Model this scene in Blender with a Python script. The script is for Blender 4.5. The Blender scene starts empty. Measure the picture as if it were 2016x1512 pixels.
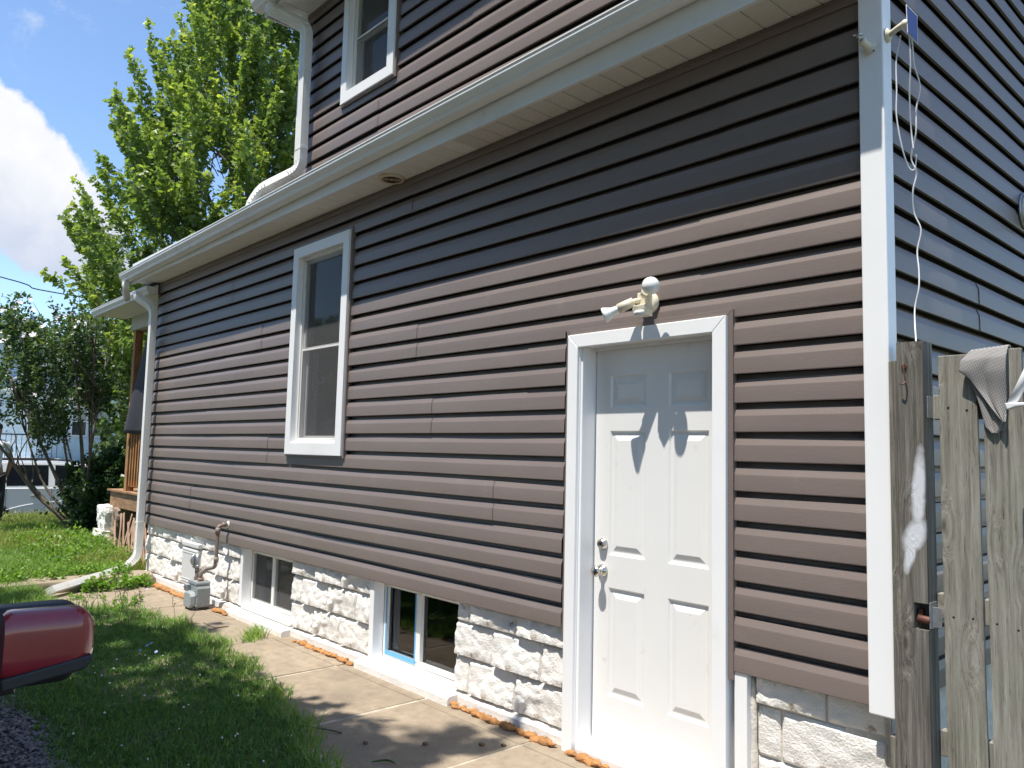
import bpy, math, random
import numpy as np
from mathutils import Vector, Matrix, noise
random.seed(7); rng = np.random.default_rng(7)
S = bpy.context.scene
C = S.collection
PI = math.pi

# ------------------------------------------------------------------ camera
cd = bpy.data.cameras.new('camera'); cam = bpy.data.objects.new('camera', cd); C.objects.link(cam)
cd.sensor_width = 36; cd.lens = 27.518; cd.clip_start = 0.05; cd.clip_end = 2000
_r = Vector((0.67335574, 0.73895344, 0.02323491)); _u = Vector((0.04854335, -0.07555006, 0.9959597))
_f = Vector((-0.73772325, 0.66950728, 0.08674334))
cam.matrix_world = Matrix(((_r.x, _u.x, -_f.x, 1.3043), (_r.y, _u.y, -_f.y, -3.0201), (_r.z, _u.z, -_f.z, 0.9066), (0, 0, 0, 1)))
S.camera = cam
S.view_settings.view_transform = 'Standard'; S.view_settings.look = 'None'
S.view_settings.gamma = 1; S.view_settings.exposure = 0.76

# ------------------------------------------------------------------ sun and sky
SUN = Vector((0.04, -1.0, 2.68)).normalized()
sd = bpy.data.lights.new('sun', 'SUN'); sun = bpy.data.objects.new('sun', sd); C.objects.link(sun)
sd.energy = 4.3; sd.angle = math.radians(0.53); sd.color = (1.0, 0.95, 0.87)
sun.rotation_euler = SUN.to_track_quat('Z', 'Y').to_euler(); sun.location = (0, -10, 20)
W = bpy.data.worlds.new('World'); S.world = W; W.use_nodes = True
wn = W.node_tree; wn.nodes.clear()
def N(nt, t, **k):
    n = nt.nodes.new(t)
    for a, b in k.items(): setattr(n, a, b)
    return n
sky = N(wn, 'ShaderNodeTexSky', sky_type='NISHITA', sun_disc=False)
sky.sun_elevation = math.asin(SUN.z); sky.sun_rotation = PI - 0.04; sky.air_density = 1.0; sky.dust_density = 0.1; sky.ozone_density = 4.0
tc = N(wn, 'ShaderNodeTexCoord')
def wmath(op, a, b=None, c=None):
    n = N(wn, 'ShaderNodeMath', operation=op)
    for i, v in enumerate((a, b, c)):
        if v is None: continue
        if isinstance(v, (int, float)): n.inputs[i].default_value = v
        else: wn.links.new(v, n.inputs[i])
    return n.outputs[0]
def wdot(vec):
    n = N(wn, 'ShaderNodeVectorMath', operation='DOT_PRODUCT'); wn.links.new(tc.outputs['Generated'], n.inputs[0]); n.inputs[1].default_value = vec
    return n.outputs['Value']
def wmap(v, a, b, c=0, d=1):
    n = N(wn, 'ShaderNodeMapRange'); n.interpolation_type = 'SMOOTHSTEP'; wn.links.new(v, n.inputs[0])
    for i, q in zip((1, 2, 3, 4), (a, b, c, d)): n.inputs[i].default_value = q
    return n.outputs[0]
# a cumulus bank standing over the street, described by its compass bearing and height
_a, _e = math.radians(3.5), math.radians(15.8)
cf = Vector((-math.cos(_a)*math.cos(_e), math.sin(_a)*math.cos(_e), math.sin(_e)))
cr_ = cf.cross(Vector((0, 0, 1))).normalized(); cu = cr_.cross(cf)
df, dr, du = wdot(cf), wdot(cr_), wdot(cu)
dm = wmath('MAXIMUM', df, 0.05)
gx = wmath('DIVIDE', dr, dm); gz = wmath('DIVIDE', du, dm)
def wnoise(scale, detail, rough, dist=0.0, stretch=None):
    n = N(wn, 'ShaderNodeTexNoise'); n.inputs['Scale'].default_value = scale; n.inputs['Detail'].default_value = detail
    n.inputs['Roughness'].default_value = rough; n.inputs['Distortion'].default_value = dist
    if stretch:
        m = N(wn, 'ShaderNodeMapping'); m.inputs['Scale'].default_value = stretch; m.inputs['Location'].default_value = (3.1, 1.7, .4)
        wn.links.new(tc.outputs['Generated'], m.inputs[0]); wn.links.new(m.outputs[0], n.inputs['Vector'])
    else: wn.links.new(tc.outputs['Generated'], n.inputs['Vector'])
    return n.outputs['Fac']
n1 = wnoise(9, 10, .6, .4); n2 = wnoise(26, 6, .6, .2)
body = wmath('SUBTRACT', 1.0, wmath('ADD', wmath('POWER', wmath('ABSOLUTE', wmath('DIVIDE', gx, .235)), 2.0), wmath('POWER', wmath('ABSOLUTE', wmath('DIVIDE', wmath('SUBTRACT', wmath('ADD', gz, wmath('MULTIPLY', gx, .5)), .045), .088)), 2.0)))
body = wmath('ADD', body, wmath('ADD', wmath('MULTIPLY', wmath('SUBTRACT', n1, .5), 1.9), wmath('MULTIPLY', wmath('SUBTRACT', n2, .5), .7)))
front = wmap(df, .3, .6)
m1 = wmath('MULTIPLY', wmap(body, -.02, .22), front)
# scattered fair-weather clouds and thin wisps over the rest of the sky
n3 = wnoise(3.2, 9, .62, .5, (1, 1, 2.2)); m2 = wmath('MULTIPLY', wmap(n3, .60, .74), .75)
n4 = wnoise(5.5, 8, .7, 1.2, (1.5, .8, 1.4)); m3 = wmath('MULTIPLY', wmap(n4, .52, .78), .55)
sepw = N(wn, 'ShaderNodeSeparateXYZ'); wn.links.new(tc.outputs['Generated'], sepw.inputs[0])
up_ = wmap(sepw.outputs[2], .02, .12); hi_ = wmap(sepw.outputs[2], .36, .46)
mask = wmath('MAXIMUM', m1, wmath('MAXIMUM', wmath('MULTIPLY', m2, hi_), wmath('MULTIPLY', m3, wmap(sepw.outputs[2], .33, .42))))
mask = wmath('MULTIPLY', mask, up_)
lum = wmath('ADD', wmath('MULTIPLY', wmap(wmath('ADD', gz, wmath('MULTIPLY', n1, .12)), -.05, .11), .9), wmath('MULTIPLY', wmath('SUBTRACT', n2, .5), .7))
ccol = N(wn, 'ShaderNodeMix', data_type='RGBA'); wn.links.new(lum, ccol.inputs[0])
ccol.inputs[6].default_value = (2.6, 2.95, 3.7, 1); ccol.inputs[7].default_value = (4.3, 4.3, 4.35, 1); ccol.clamp_factor = True
smix = N(wn, 'ShaderNodeMix', data_type='RGBA'); wn.links.new(mask, smix.inputs[0]); wn.links.new(sky.outputs[0], smix.inputs[6]); wn.links.new(ccol.outputs[2], smix.inputs[7])
bg = N(wn, 'ShaderNodeBackground'); bg.inputs[1].default_value = 0.14; wo = N(wn, 'ShaderNodeOutputWorld')
wn.links.new(smix.outputs[2], bg.inputs[0]); wn.links.new(bg.outputs[0], wo.inputs[0])

# ------------------------------------------------------------------ helpers
def tag(o, label=None, cat=None, group=None, kind=None):
    if label: o['label'] = label
    if cat: o['category'] = cat
    if group: o['group'] = group
    if kind: o['kind'] = kind
    return o
def world_of(o):
    w = o.matrix_basis.copy()
    if o.parent is not None: w = world_of(o.parent) @ o.matrix_parent_inverse @ w
    return w
def par(o, p):
    if p is not None: o.parent = p; o.matrix_parent_inverse = world_of(p).inverted()
    return o
def empty(name, loc, label, cat, group=None, kind=None):
    o = bpy.data.objects.new(name, None); C.objects.link(o); o.location = loc; o.empty_display_size = .1
    return tag(o, label, cat, group, kind)
def add(name, me, parent=None, loc=None):
    o = bpy.data.objects.new(name, me); C.objects.link(o)
    if parent is not None: par(o, parent)
    if loc is not None: o.location = loc
    return o
def frame_of(d):
    d = Vector(d).normalized(); a = Vector((0, 0, 1)) if abs(d.z) < .9 else Vector((1, 0, 0))
    x = d.cross(a).normalized(); return x, x.cross(d).normalized()
class MB:
    def __init__(s): s.v = []; s.f = []; s.sm = []
    def face(s, pts, smooth=False):
        i = len(s.v); s.v += [tuple(p) for p in pts]; s.f.append(tuple(range(i, i + len(pts)))); s.sm.append(smooth); return s
    def box(s, a, b):
        x0, y0, z0 = a; x1, y1, z1 = b; i = len(s.v)
        s.v += [(x0,y0,z0),(x1,y0,z0),(x1,y1,z0),(x0,y1,z0),(x0,y0,z1),(x1,y0,z1),(x1,y1,z1),(x0,y1,z1)]
        for q in ((0,3,2,1),(4,5,6,7),(0,1,5,4),(1,2,6,5),(2,3,7,6),(3,0,4,7)): s.f.append(tuple(i+k for k in q)); s.sm.append(False)
        return s
    def prism(s, prof, a, b, fn, closed=True, caps=True, smooth=False):
        """prof: list of 2d points; fn(p, t) -> 3d point at t=a or b"""
        n = len(prof); i = len(s.v)
        s.v += [tuple(fn(p, a)) for p in prof] + [tuple(fn(p, b)) for p in prof]
        for k in range(n if closed else n - 1):
            s.f.append((i+k, i+(k+1) % n, i+n+(k+1) % n, i+n+k)); s.sm.append(smooth)
        if caps and closed:
            s.f.append(tuple(i+k for k in range(n))[::-1]); s.f.append(tuple(i+n+k for k in range(n))); s.sm += [False, False]
        return s
    def tube(s, path, rad, n=12, cap=True, sec=None, up=None, smooth=True):
        """round (or sec: 2d section) sweep"""
        path = [Vector(p) for p in path]; m = len(path); i = len(s.v)
        if not hasattr(rad, '__len__'): rad = [rad] * m
        t0 = (path[1] - path[0]).normalized(); x, y = frame_of(t0)
        if up is not None: x = Vector(up) - t0 * t0.dot(Vector(up)); x.normalize(); y = x.cross(t0).normalized()
        if sec is None: sec = [(math.cos(2*PI*k/n), math.sin(2*PI*k/n)) for k in range(n)]
        n = len(sec)
        for j in range(m):
            t = (path[min(j+1, m-1)] - path[max(j-1, 0)]).normalized()
            x = (x - t * x.dot(t)).normalized(); y = x.cross(t).normalized()
            st = 1.0
            if 0 < j < m-1:
                c = (path[j]-path[j-1]).normalized().dot((path[j+1]-path[j]).normalized()); st = 1.0
            for (a, b) in sec: s.v.append(tuple(path[j] + x * a * rad[j] * st + y * b * rad[j] * st))
        for j in range(m-1):
            for k in range(n):
                s.f.append((i+j*n+k, i+j*n+(k+1) % n, i+(j+1)*n+(k+1) % n, i+(j+1)*n+k)); s.sm.append(smooth)
        if cap:
            s.f.append(tuple(i+k for k in range(n))[::-1]); s.f.append(tuple(i+(m-1)*n+k for k in range(n))); s.sm += [False, False]
        return s
    def lathe(s, prof, origin, axis, n=24, smooth=True):
        """prof: (radius, distance along axis)"""
        o = Vector(origin); d = Vector(axis).normalized(); x, y = frame_of(d); i = len(s.v); m = len(prof)
        for r, h in prof:
            for k in range(n): a = 2*PI*k/n; s.v.append(tuple(o + d*h + (x*math.cos(a) + y*math.sin(a))*r))
        for j in range(m-1):
            for k in range(n): s.f.append((i+j*n+k, i+j*n+(k+1) % n, i+(j+1)*n+(k+1) % n, i+(j+1)*n+k)); s.sm.append(smooth)
        s.f.append(tuple(i+k for k in range(n))[::-1]); s.f.append(tuple(i+(m-1)*n+k for k in range(n))); s.sm += [False, False]
        return s
    def ball(s, c, r, n=20, m=12, sq=(1, 1, 1)):
        prof = [(math.sin(PI*j/m)*1.0, -math.cos(PI*j/m)) for j in range(m+1)]; i = len(s.v)
        for a, h in prof:
            for k in range(n): t = 2*PI*k/n; s.v.append((c[0]+r*sq[0]*a*math.cos(t), c[1]+r*sq[1]*a*math.sin(t), c[2]+r*sq[2]*h))
        for j in range(m):
            for k in range(n): s.f.append((i+j*n+k, i+j*n+(k+1) % n, i+(j+1)*n+(k+1) % n, i+(j+1)*n+k)); s.sm.append(True)
        return s
    def mesh(s, name, mat):
        me = bpy.data.meshes.new(name); me.from_pydata(s.v, [], s.f); me.polygons.foreach_set('use_smooth', s.sm)
        if isinstance(mat, (list, tuple)):
            for m_ in mat: me.materials.append(m_)
        elif mat: me.materials.append(mat)
        me.update(); return me
    def build(s, name, mat, parent=None, bevel=0, seg=2, fix=True):
        me = s.mesh(name, mat); o = add(name, me, parent)
        if fix:
            import bmesh
            bm = bmesh.new(); bm.from_mesh(me); bmesh.ops.remove_doubles(bm, verts=bm.verts, dist=1e-5); bmesh.ops.recalc_face_normals(bm, faces=bm.faces); bm.to_mesh(me); bm.free()
        if bevel:
            b = o.modifiers.new('bevel', 'BEVEL'); b.width = bevel; b.segments = seg; b.limit_method = 'ANGLE'; b.angle_limit = math.radians(40)
        return o
def smooth_path(pts, k=6):
    pts = [Vector(p) for p in pts]; out = []
    for i in range(len(pts)-1):
        p0 = pts[max(i-1, 0)]; p1 = pts[i]; p2 = pts[i+1]; p3 = pts[min(i+2, len(pts)-1)]
        for j in range(k):
            t = j/k; out.append(.5*((2*p1)+(-p0+p2)*t+(2*p0-5*p1+4*p2-p3)*t*t+(-p0+3*p1-3*p2+p3)*t**3))
    out.append(pts[-1]); return out
def fillet(pts, r=.03, k=5):
    pts = [Vector(p) for p in pts]; out = [pts[0]]
    for i in range(1, len(pts)-1):
        a = (pts[i-1]-pts[i]); b = (pts[i+1]-pts[i]); ra = min(r, a.length*.45, b.length*.45)
        A = pts[i]+a.normalized()*ra; B = pts[i]+b.normalized()*ra
        for j in range(k+1): t = j/k; out.append(A*(1-t)**2+pts[i]*2*t*(1-t)+B*t*t)
    out.append(pts[-1]); return out
def np_mesh(name, verts, faces, mat, attr=None):
    """verts (V,3), faces list of (F,k) int arrays, attr: per-vertex float"""
    me = bpy.data.meshes.new(name); V = len(verts); me.vertices.add(V); me.vertices.foreach_set('co', np.asarray(verts, np.float32).ravel())
    idx = np.concatenate([f.ravel() for f in faces]).astype(np.int32); cnt = np.concatenate([np.full(len(f), f.shape[1], np.int32) for f in faces])
    me.loops.add(len(idx)); me.loops.foreach_set('vertex_index', idx); me.polygons.add(len(cnt))
    st = np.concatenate([[0], np.cumsum(cnt)[:-1]]).astype(np.int32); me.polygons.foreach_set('loop_start', st)
    me.update(calc_edges=True)
    if attr is not None:
        a = me.attributes.new('var', 'FLOAT', 'POINT'); a.data.foreach_set('value', np.asarray(attr, np.float32))
    me.materials.append(mat); return me

# ------------------------------------------------------------------ materials
MATS = {}
def mat(name, col, rough=.6, metal=0., spec=.5, var=.0, vscale=8., bump=0., bscale=60., stretch=(1, 1, 1), col2=None, stain=0., scol=(.12, .09, .06), sscale=3., sthr=(.55, .7), coat=0., trans=0., grain=0.):
    m = bpy.data.materials.new(name); m.use_nodes = True; nt = m.node_tree; b = nt.nodes['Principled BSDF']
    b.inputs['Base Color'].default_value = (*col, 1); b.inputs['Roughness'].default_value = rough; b.inputs['Metallic'].default_value = metal
    b.inputs['Specular IOR Level'].default_value = spec; b.inputs['Coat Weight'].default_value = coat; b.inputs['Coat Roughness'].default_value = .08
    t = N(nt, 'ShaderNodeTexCoord'); mp = N(nt, 'ShaderNodeMapping'); mp.inputs['Scale'].default_value = stretch; nt.links.new(t.outputs['Object'], mp.inputs[0])
    c = None
    def noise_(sc, det=5, r=.6, raw=False):
        n = N(nt, 'ShaderNodeTexNoise'); n.inputs['Scale'].default_value = sc; n.inputs['Detail'].default_value = det; n.inputs['Roughness'].default_value = r
        nt.links.new((t.outputs['Object'] if raw else mp.outputs[0]), n.inputs['Vector']); return n.outputs['Fac']
    def ramp(v, a, b_):
        n = N(nt, 'ShaderNodeMapRange'); n.interpolation_type = 'SMOOTHSTEP'; nt.links.new(v, n.inputs[0]); n.inputs[1].default_value = a; n.inputs[2].default_value = b_; return n.outputs[0]
    def mix(f, a, b_):
        n = N(nt, 'ShaderNodeMix', data_type='RGBA')
        nt.links.new(f, n.inputs[0])
        for k, q in ((6, a), (7, b_)):
            if isinstance(q, tuple): n.inputs[k].default_value = (*q, 1) if len(q) == 3 else q
            else: nt.links.new(q, n.inputs[k])
        return n.outputs[2]
    base = col
    if var or col2:
        c2 = col2 or tuple(max(0, x*(1-var)) for x in col); c1 = col if col2 else tuple(min(1, x*(1+var)) for x in col)
        base = mix(ramp(noise_(vscale), .3, .7), c1, c2)
    if grain:
        g = noise_(vscale*7, 6, .7); base = mix(ramp(g, .35, .75), base, tuple(x*(1-grain) for x in col))
    if stain:
        s_ = noise_(sscale, 8, .68, True); q = N(nt, 'ShaderNodeMath', operation='MULTIPLY'); nt.links.new(ramp(s_, *sthr), q.inputs[0]); q.inputs[1].default_value = stain
        base = mix(q.outputs[0], base, scol)
    if not isinstance(base, tuple): nt.links.new(base, b.inputs['Base Color'])
    if bump:
        bn = N(nt, 'ShaderNodeBump'); bn.inputs['Strength'].default_value = 1; bn.inputs['Distance'].default_value = bump
        nt.links.new(noise_(bscale, 6, .65), bn.inputs['Height']); nt.links.new(bn.outputs[0], b.inputs['Normal'])
    m['_n'] = 1; MATS[name] = m
    return m
M = {}
M['siding'] = mat('siding_vinyl', (.184, .147, .131), .42, spec=.45, stain=.22, scol=(.30, .26, .225), sscale=5, sthr=(.55, .78), var=.05, vscale=1.3, bump=.0006, bscale=30, stretch=(1, 6, 6))
M['siding_side'] = mat('siding_vinyl_side', (.200, .160, .145), .42, spec=.45, var=.05, vscale=1.3, bump=.0006, bscale=30, stretch=(6, 1, 6))
M['dark'] = mat('dark_void', (.012, .010, .010), .9)
M['trim'] = mat('white_trim', (.86, .86, .86), .38, var=.02, vscale=2, bump=.0006, bscale=5, stain=.25, scol=(.5, .46, .38), sscale=4, sthr=(.6, .8))
M['alum'] = mat('white_aluminium', (.80, .80, .78), .35, var=.03, vscale=3, bump=.0008, bscale=6, stain=.4, scol=(.42, .37, .28), sscale=5, sthr=(.55, .8))
M['vinyl'] = mat('window_vinyl', (.80, .79, .76), .35, stain=.25, scol=(.5, .45, .35), sscale=9)
M['door'] = mat('door_paint', (.79, .785, .77), .4, var=.015, vscale=3, bump=.0003, bscale=40, stain=.4, scol=(.50, .44, .34), sscale=11, sthr=(.60, .76))
M['soffit'] = mat('soffit_vinyl', (.84, .83, .80), .55, var=.03, vscale=5)
M['block'] = mat('painted_block', (.83, .80, .75), .75, var=.03, vscale=5, bump=.008, bscale=95, stain=.8, scol=(.30, .22, .14), sscale=9, sthr=(.60, .68))
M['mortar'] = mat('mortar', (.64, .60, .53), .9, var=.2, vscale=9, bump=.006, bscale=80)
M['plinth'] = mat('painted_plinth', (.82, .79, .74), .8, var=.06, vscale=7, bump=.005, bscale=60, stain=.5, scol=(.35, .28, .20), sscale=9, sthr=(.6, .72))
M['concrete'] = mat('concrete', (.34, .272, .195), .9, var=.14, vscale=1.7, bump=.007, bscale=120, grain=.25, stain=.5, scol=(.19, .15, .11), sscale=2.6, sthr=(.52, .70))
M['joint'] = mat('joint_mortar', (.46, .40, .32), .95, var=.2, vscale=12, bump=.006, bscale=80)
M['soil'] = mat('soil', (.085, .085, .04), .95, var=.4, vscale=6, bump=.02, bscale=30, col2=(.06, .09, .03))
M['asphalt'] = mat('asphalt', (.055, .055, .055), .9, var=.15, vscale=3, bump=.004, bscale=120)
M['gravelbed'] = mat('gravel_bed', (.16, .14, .13), .95, var=.35, vscale=30, bump=.02, bscale=70)
M['rock'] = mat('gravel_stone', (.30, .27, .26), .85, var=.4, vscale=22, bump=.002, bscale=200, col2=(.13, .12, .125))
M['steel'] = mat('satin_nickel', (.58, .55, .50), .28, metal=1)
M['galv'] = mat('galvanised', (.42, .44, .46), .45, metal=.8, var=.15, vscale=30)
M['rust'] = mat('rust_brown', (.11, .045, .03), .6, metal=.3, var=.3, vscale=40, bump=.001)
M['pipe'] = mat('painted_pipe', (.24, .20, .18), .6, metal=.2, stain=.8, scol=(.25, .10, .04), sscale=14, sthr=(.5, .62), bump=.001, bscale=90)
M['meter'] = mat('meter_grey', (.27, .30, .305), .5, var=.08, vscale=7, bump=.0006, bscale=150, stain=.4, scol=(.16, .15, .12), sscale=11)
M['meterdark'] = mat('meter_dark', (.03, .03, .03), .6)
M['cream'] = mat('cream_plastic', (.70, .64, .50), .45, stain=.3, scol=(.45, .38, .24), sscale=20)
M['bulb'] = mat('frosted_bulb', (.80, .80, .76), .3, spec=.5)
M['foam'] = mat('spray_foam', (.40, .19, .065), .9, var=.3, vscale=22, bump=.006, bscale=130, stain=.5, scol=(.42, .17, .05), sscale=25)
M['roof'] = mat('shingles', (.07, .06, .055), .95, var=.35, vscale=25, bump=.004, bscale=150)
M['wire'] = mat('white_wire', (.75, .74, .74), .5)
M['blackwire'] = mat('black_cable', (.03, .03, .035), .6)
M['cloth'] = mat('black_shade_cloth', (.032, .033, .045), .8, bump=.001, bscale=400, var=.2, vscale=3)
M['bark'] = mat('bark', (.15, .12, .09), .9, var=.3, vscale=10, bump=.012, bscale=28, stretch=(1, 1, .3))
M['lattice'] = mat('lattice_wood', (.52, .33, .23), .8, var=.15, vscale=12, bump=.001, bscale=60)
M['deck'] = mat('brown_deck_wood', (.30, .17, .09), .75, var=.3, vscale=5, bump=.002, bscale=40, stretch=(1, 4, 4))
M['balus'] = mat('stained_cedar', (.42, .20, .075), .65, var=.25, vscale=6, bump=.002, bscale=40, stretch=(4, 4, 1))
M['post'] = mat('cedar_post', (.36, .185, .08), .7, var=.3, vscale=6, bump=.002, bscale=40, stretch=(4, 4, 1))
M['beam'] = mat('porch_beam_paint', (.46, .47, .44), .6, var=.05)
M['tape'] = mat('blue_tape', (.13, .40, .72), .6)
M['silver'] = mat('silver_car_paint', (.86, .87, .88), .3, metal=.0, coat=.6)
M['yellow'] = mat('yellow_car_paint', (.72, .55, .02), .3, coat=1)
M['red'] = mat('red_car_paint', (.25, .014, .022), .32, coat=1, var=.08, vscale=9, bump=.0002, bscale=200)
M['blackplastic'] = mat('black_plastic', (.018, .018, .02), .5)
M['tyre'] = mat('tyre_rubber', (.02, .02, .02), .85)
M['carglass'] = mat('car_glass', (.012, .014, .02), .06, spec=.8)
M['skin'] = mat('skin', (.45, .24, .16), .6)
M['tee'] = mat('white_tee', (.80, .80, .82), .85)
M['pants'] = mat('black_pants', (.018, .018, .022), .8)
M['hair'] = mat('dark_hair', (.012, .009, .008), .7)
M['bluehouse'] = mat('pale_blue_siding', (.60, .71, .76), .6, var=.04)
M['whitepaint'] = mat('white_paint', (.74, .75, .76), .55, var=.03)
M['brick'] = mat('dark_brick', (.15, .06, .045), .85, var=.3, vscale=10)
M['slate'] = mat('grey_shingles', (.28, .29, .31), .9, var=.15, vscale=14)
M['glassdark'] = mat('window_dark', (.05, .055, .06), .08, spec=.7)
M['shadegrey'] = mat('window_blind', (.42, .42, .38), .5, spec=.4)
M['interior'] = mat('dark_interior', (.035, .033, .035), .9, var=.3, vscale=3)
M['curtain'] = mat('grey_curtain', (.16, .16, .18), .9, var=.25, vscale=2.2, stretch=(6, 1, .6))
M['petal'] = mat('white_petal', (.80, .76, .78), .6)
M['blueflower'] = mat('blue_petal', (.32, .36, .72), .6)
M['solar'] = mat('solar_cells', (.03, .05, .16), .18, spec=.7)
M['greyplastic'] = mat('grey_box_plastic', (.62, .63, .63), .5, stain=.3, scol=(.4, .38, .33), sscale=9)
M['stonebrown'] = mat('rough_stone', (.30, .22, .16), .9, var=.3, vscale=14, bump=.012, bscale=40)
M['dryleaf'] = mat('dry_leaf', (.16, .10, .06), .8, var=.3)

def glass_mat(name, tint=(.9, .95, .93)):
    m = bpy.data.materials.new(name); m.use_nodes = True; nt = m.node_tree; nt.nodes.clear()
    o = N(nt, 'ShaderNodeOutputMaterial'); tr = N(nt, 'ShaderNodeBsdfTransparent'); tr.inputs[0].default_value = (*tint, 1)
    gl = N(nt, 'ShaderNodeBsdfGlossy'); gl.inputs['Roughness'].default_value = .02
    fr = N(nt, 'ShaderNodeFresnel'); fr.inputs[0].default_value = 1.75; mx = N(nt, 'ShaderNodeMixShader')
    nt.links.new(fr.outputs[0], mx.inputs[0]); nt.links.new(tr.outputs[0], mx.inputs[1]); nt.links.new(gl.outputs[0], mx.inputs[2]); nt.links.new(mx.outputs[0], o.inputs[0])
    return m
M['glass'] = glass_mat('pane_glass')
def screen_mat():
    """insect screen: fine grey mesh that lets most light through"""
    m = bpy.data.materials.new('insect_screen'); m.use_nodes = True; nt = m.node_tree; nt.nodes.clear()
    o = N(nt, 'ShaderNodeOutputMaterial'); tr = N(nt, 'ShaderNodeBsdfTransparent'); df_ = N(nt, 'ShaderNodeBsdfDiffuse'); df_.inputs[0].default_value = (.16, .16, .165, 1)
    mx = N(nt, 'ShaderNodeMixShader'); mx.inputs[0].default_value = .42
    nt.links.new(tr.outputs[0], mx.inputs[1]); nt.links.new(df_.outputs[0], mx.inputs[2]); nt.links.new(mx.outputs[0], o.inputs[0]); return m
M['screen'] = screen_mat()
def soffit_vent_mat():
    m = mat('soffit_vented', (.80, .78, .73), .55); nt = m.node_tree; b = nt.nodes['Principled BSDF']
    t = N(nt, 'ShaderNodeTexCoord'); mp = N(nt, 'ShaderNodeMapping'); nt.links.new(t.outputs['Object'], mp.inputs[0]); mp.inputs['Scale'].default_value = (105, 105, 105)
    fr = N(nt, 'ShaderNodeVectorMath', operation='FRACTION'); nt.links.new(mp.outputs[0], fr.inputs[0])
    sb = N(nt, 'ShaderNodeVectorMath', operation='SUBTRACT'); nt.links.new(fr.outputs[0], sb.inputs[0]); sb.inputs[1].default_value = (.5, .5, .5)
    ml = N(nt, 'ShaderNodeVectorMath', operation='MULTIPLY'); nt.links.new(sb.outputs[0], ml.inputs[0]); ml.inputs[1].default_value = (1, 1, 0)
    ln = N(nt, 'ShaderNodeVectorMath', operation='LENGTH'); nt.links.new(ml.outputs[0], ln.inputs[0])
    lt = N(nt, 'ShaderNodeMath', operation='LESS_THAN'); nt.links.new(ln.outputs['Value'], lt.inputs[0]); lt.inputs[1].default_value = .24
    mx = N(nt, 'ShaderNodeMix', data_type='RGBA'); nt.links.new(lt.outputs[0], mx.inputs[0]); mx.inputs[6].default_value = (.80, .78, .73, 1); mx.inputs[7].default_value = (.20, .18, .16, 1)
    nt.links.new(mx.outputs[2], b.inputs['Base Color']); return m
M['softvent'] = soffit_vent_mat()
def leaf_mat(name, c1, c2, c3, tr=.35, rough=.5):
    m = bpy.data.materials.new(name); m.use_nodes = True; nt = m.node_tree; b = nt.nodes['Principled BSDF']; out = nt.nodes['Material Output']
    a = N(nt, 'ShaderNodeAttribute', attribute_name='var'); r = N(nt, 'ShaderNodeValToRGB'); nt.links.new(a.outputs['Fac'], r.inputs[0])
    r.color_ramp.elements[0].color = (*c1, 1); r.color_ramp.elements[1].color = (*c3, 1); e = r.color_ramp.elements.new(.55); e.color = (*c2, 1)
    nt.links.new(r.outputs[0], b.inputs['Base Color']); b.inputs['Roughness'].default_value = rough; b.inputs['Specular IOR Level'].default_value = .35
    t = N(nt, 'ShaderNodeBsdfTranslucent'); g = N(nt, 'ShaderNodeMix', data_type='RGBA', blend_type='MULTIPLY'); g.inputs[0].default_value = 1
    nt.links.new(r.outputs[0], g.inputs[6]); g.inputs[7].default_value = (1.5, 1.6, .6, 1); nt.links.new(g.outputs[2], t.inputs[0])
    mx = N(nt, 'ShaderNodeMixShader'); mx.inputs[0].default_value = tr; nt.links.new(b.outputs[0], mx.inputs[1]); nt.links.new(t.outputs[0], mx.inputs[2]); nt.links.new(mx.outputs[0], out.inputs[0]); return m
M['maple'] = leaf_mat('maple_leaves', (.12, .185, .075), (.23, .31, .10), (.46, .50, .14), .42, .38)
M['shrub'] = leaf_mat('shrub_leaves', (.05, .09, .04), (.10, .16, .06), (.22, .30, .10), .3, .4)
M['darkbush'] = leaf_mat('bush_leaves', (.015, .04, .012), (.03, .075, .02), (.07, .15, .035), .2)
M['grass'] = leaf_mat('grass_blades', (.11, .21, .06), (.19, .32, .085), (.34, .42, .12), .35, .5)
M['grassdry'] = leaf_mat('meadow_blades', (.10, .16, .035), (.20, .27, .06), (.38, .36, .15), .35, .5)
M['weed'] = leaf_mat('weed_leaves', (.07, .16, .03), (.14, .27, .04), (.26, .38, .07), .35, .45)
M['clover'] = leaf_mat('clover_leaves', (.07, .16, .045), (.11, .22, .06), (.16, .28, .08), .3)

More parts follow.
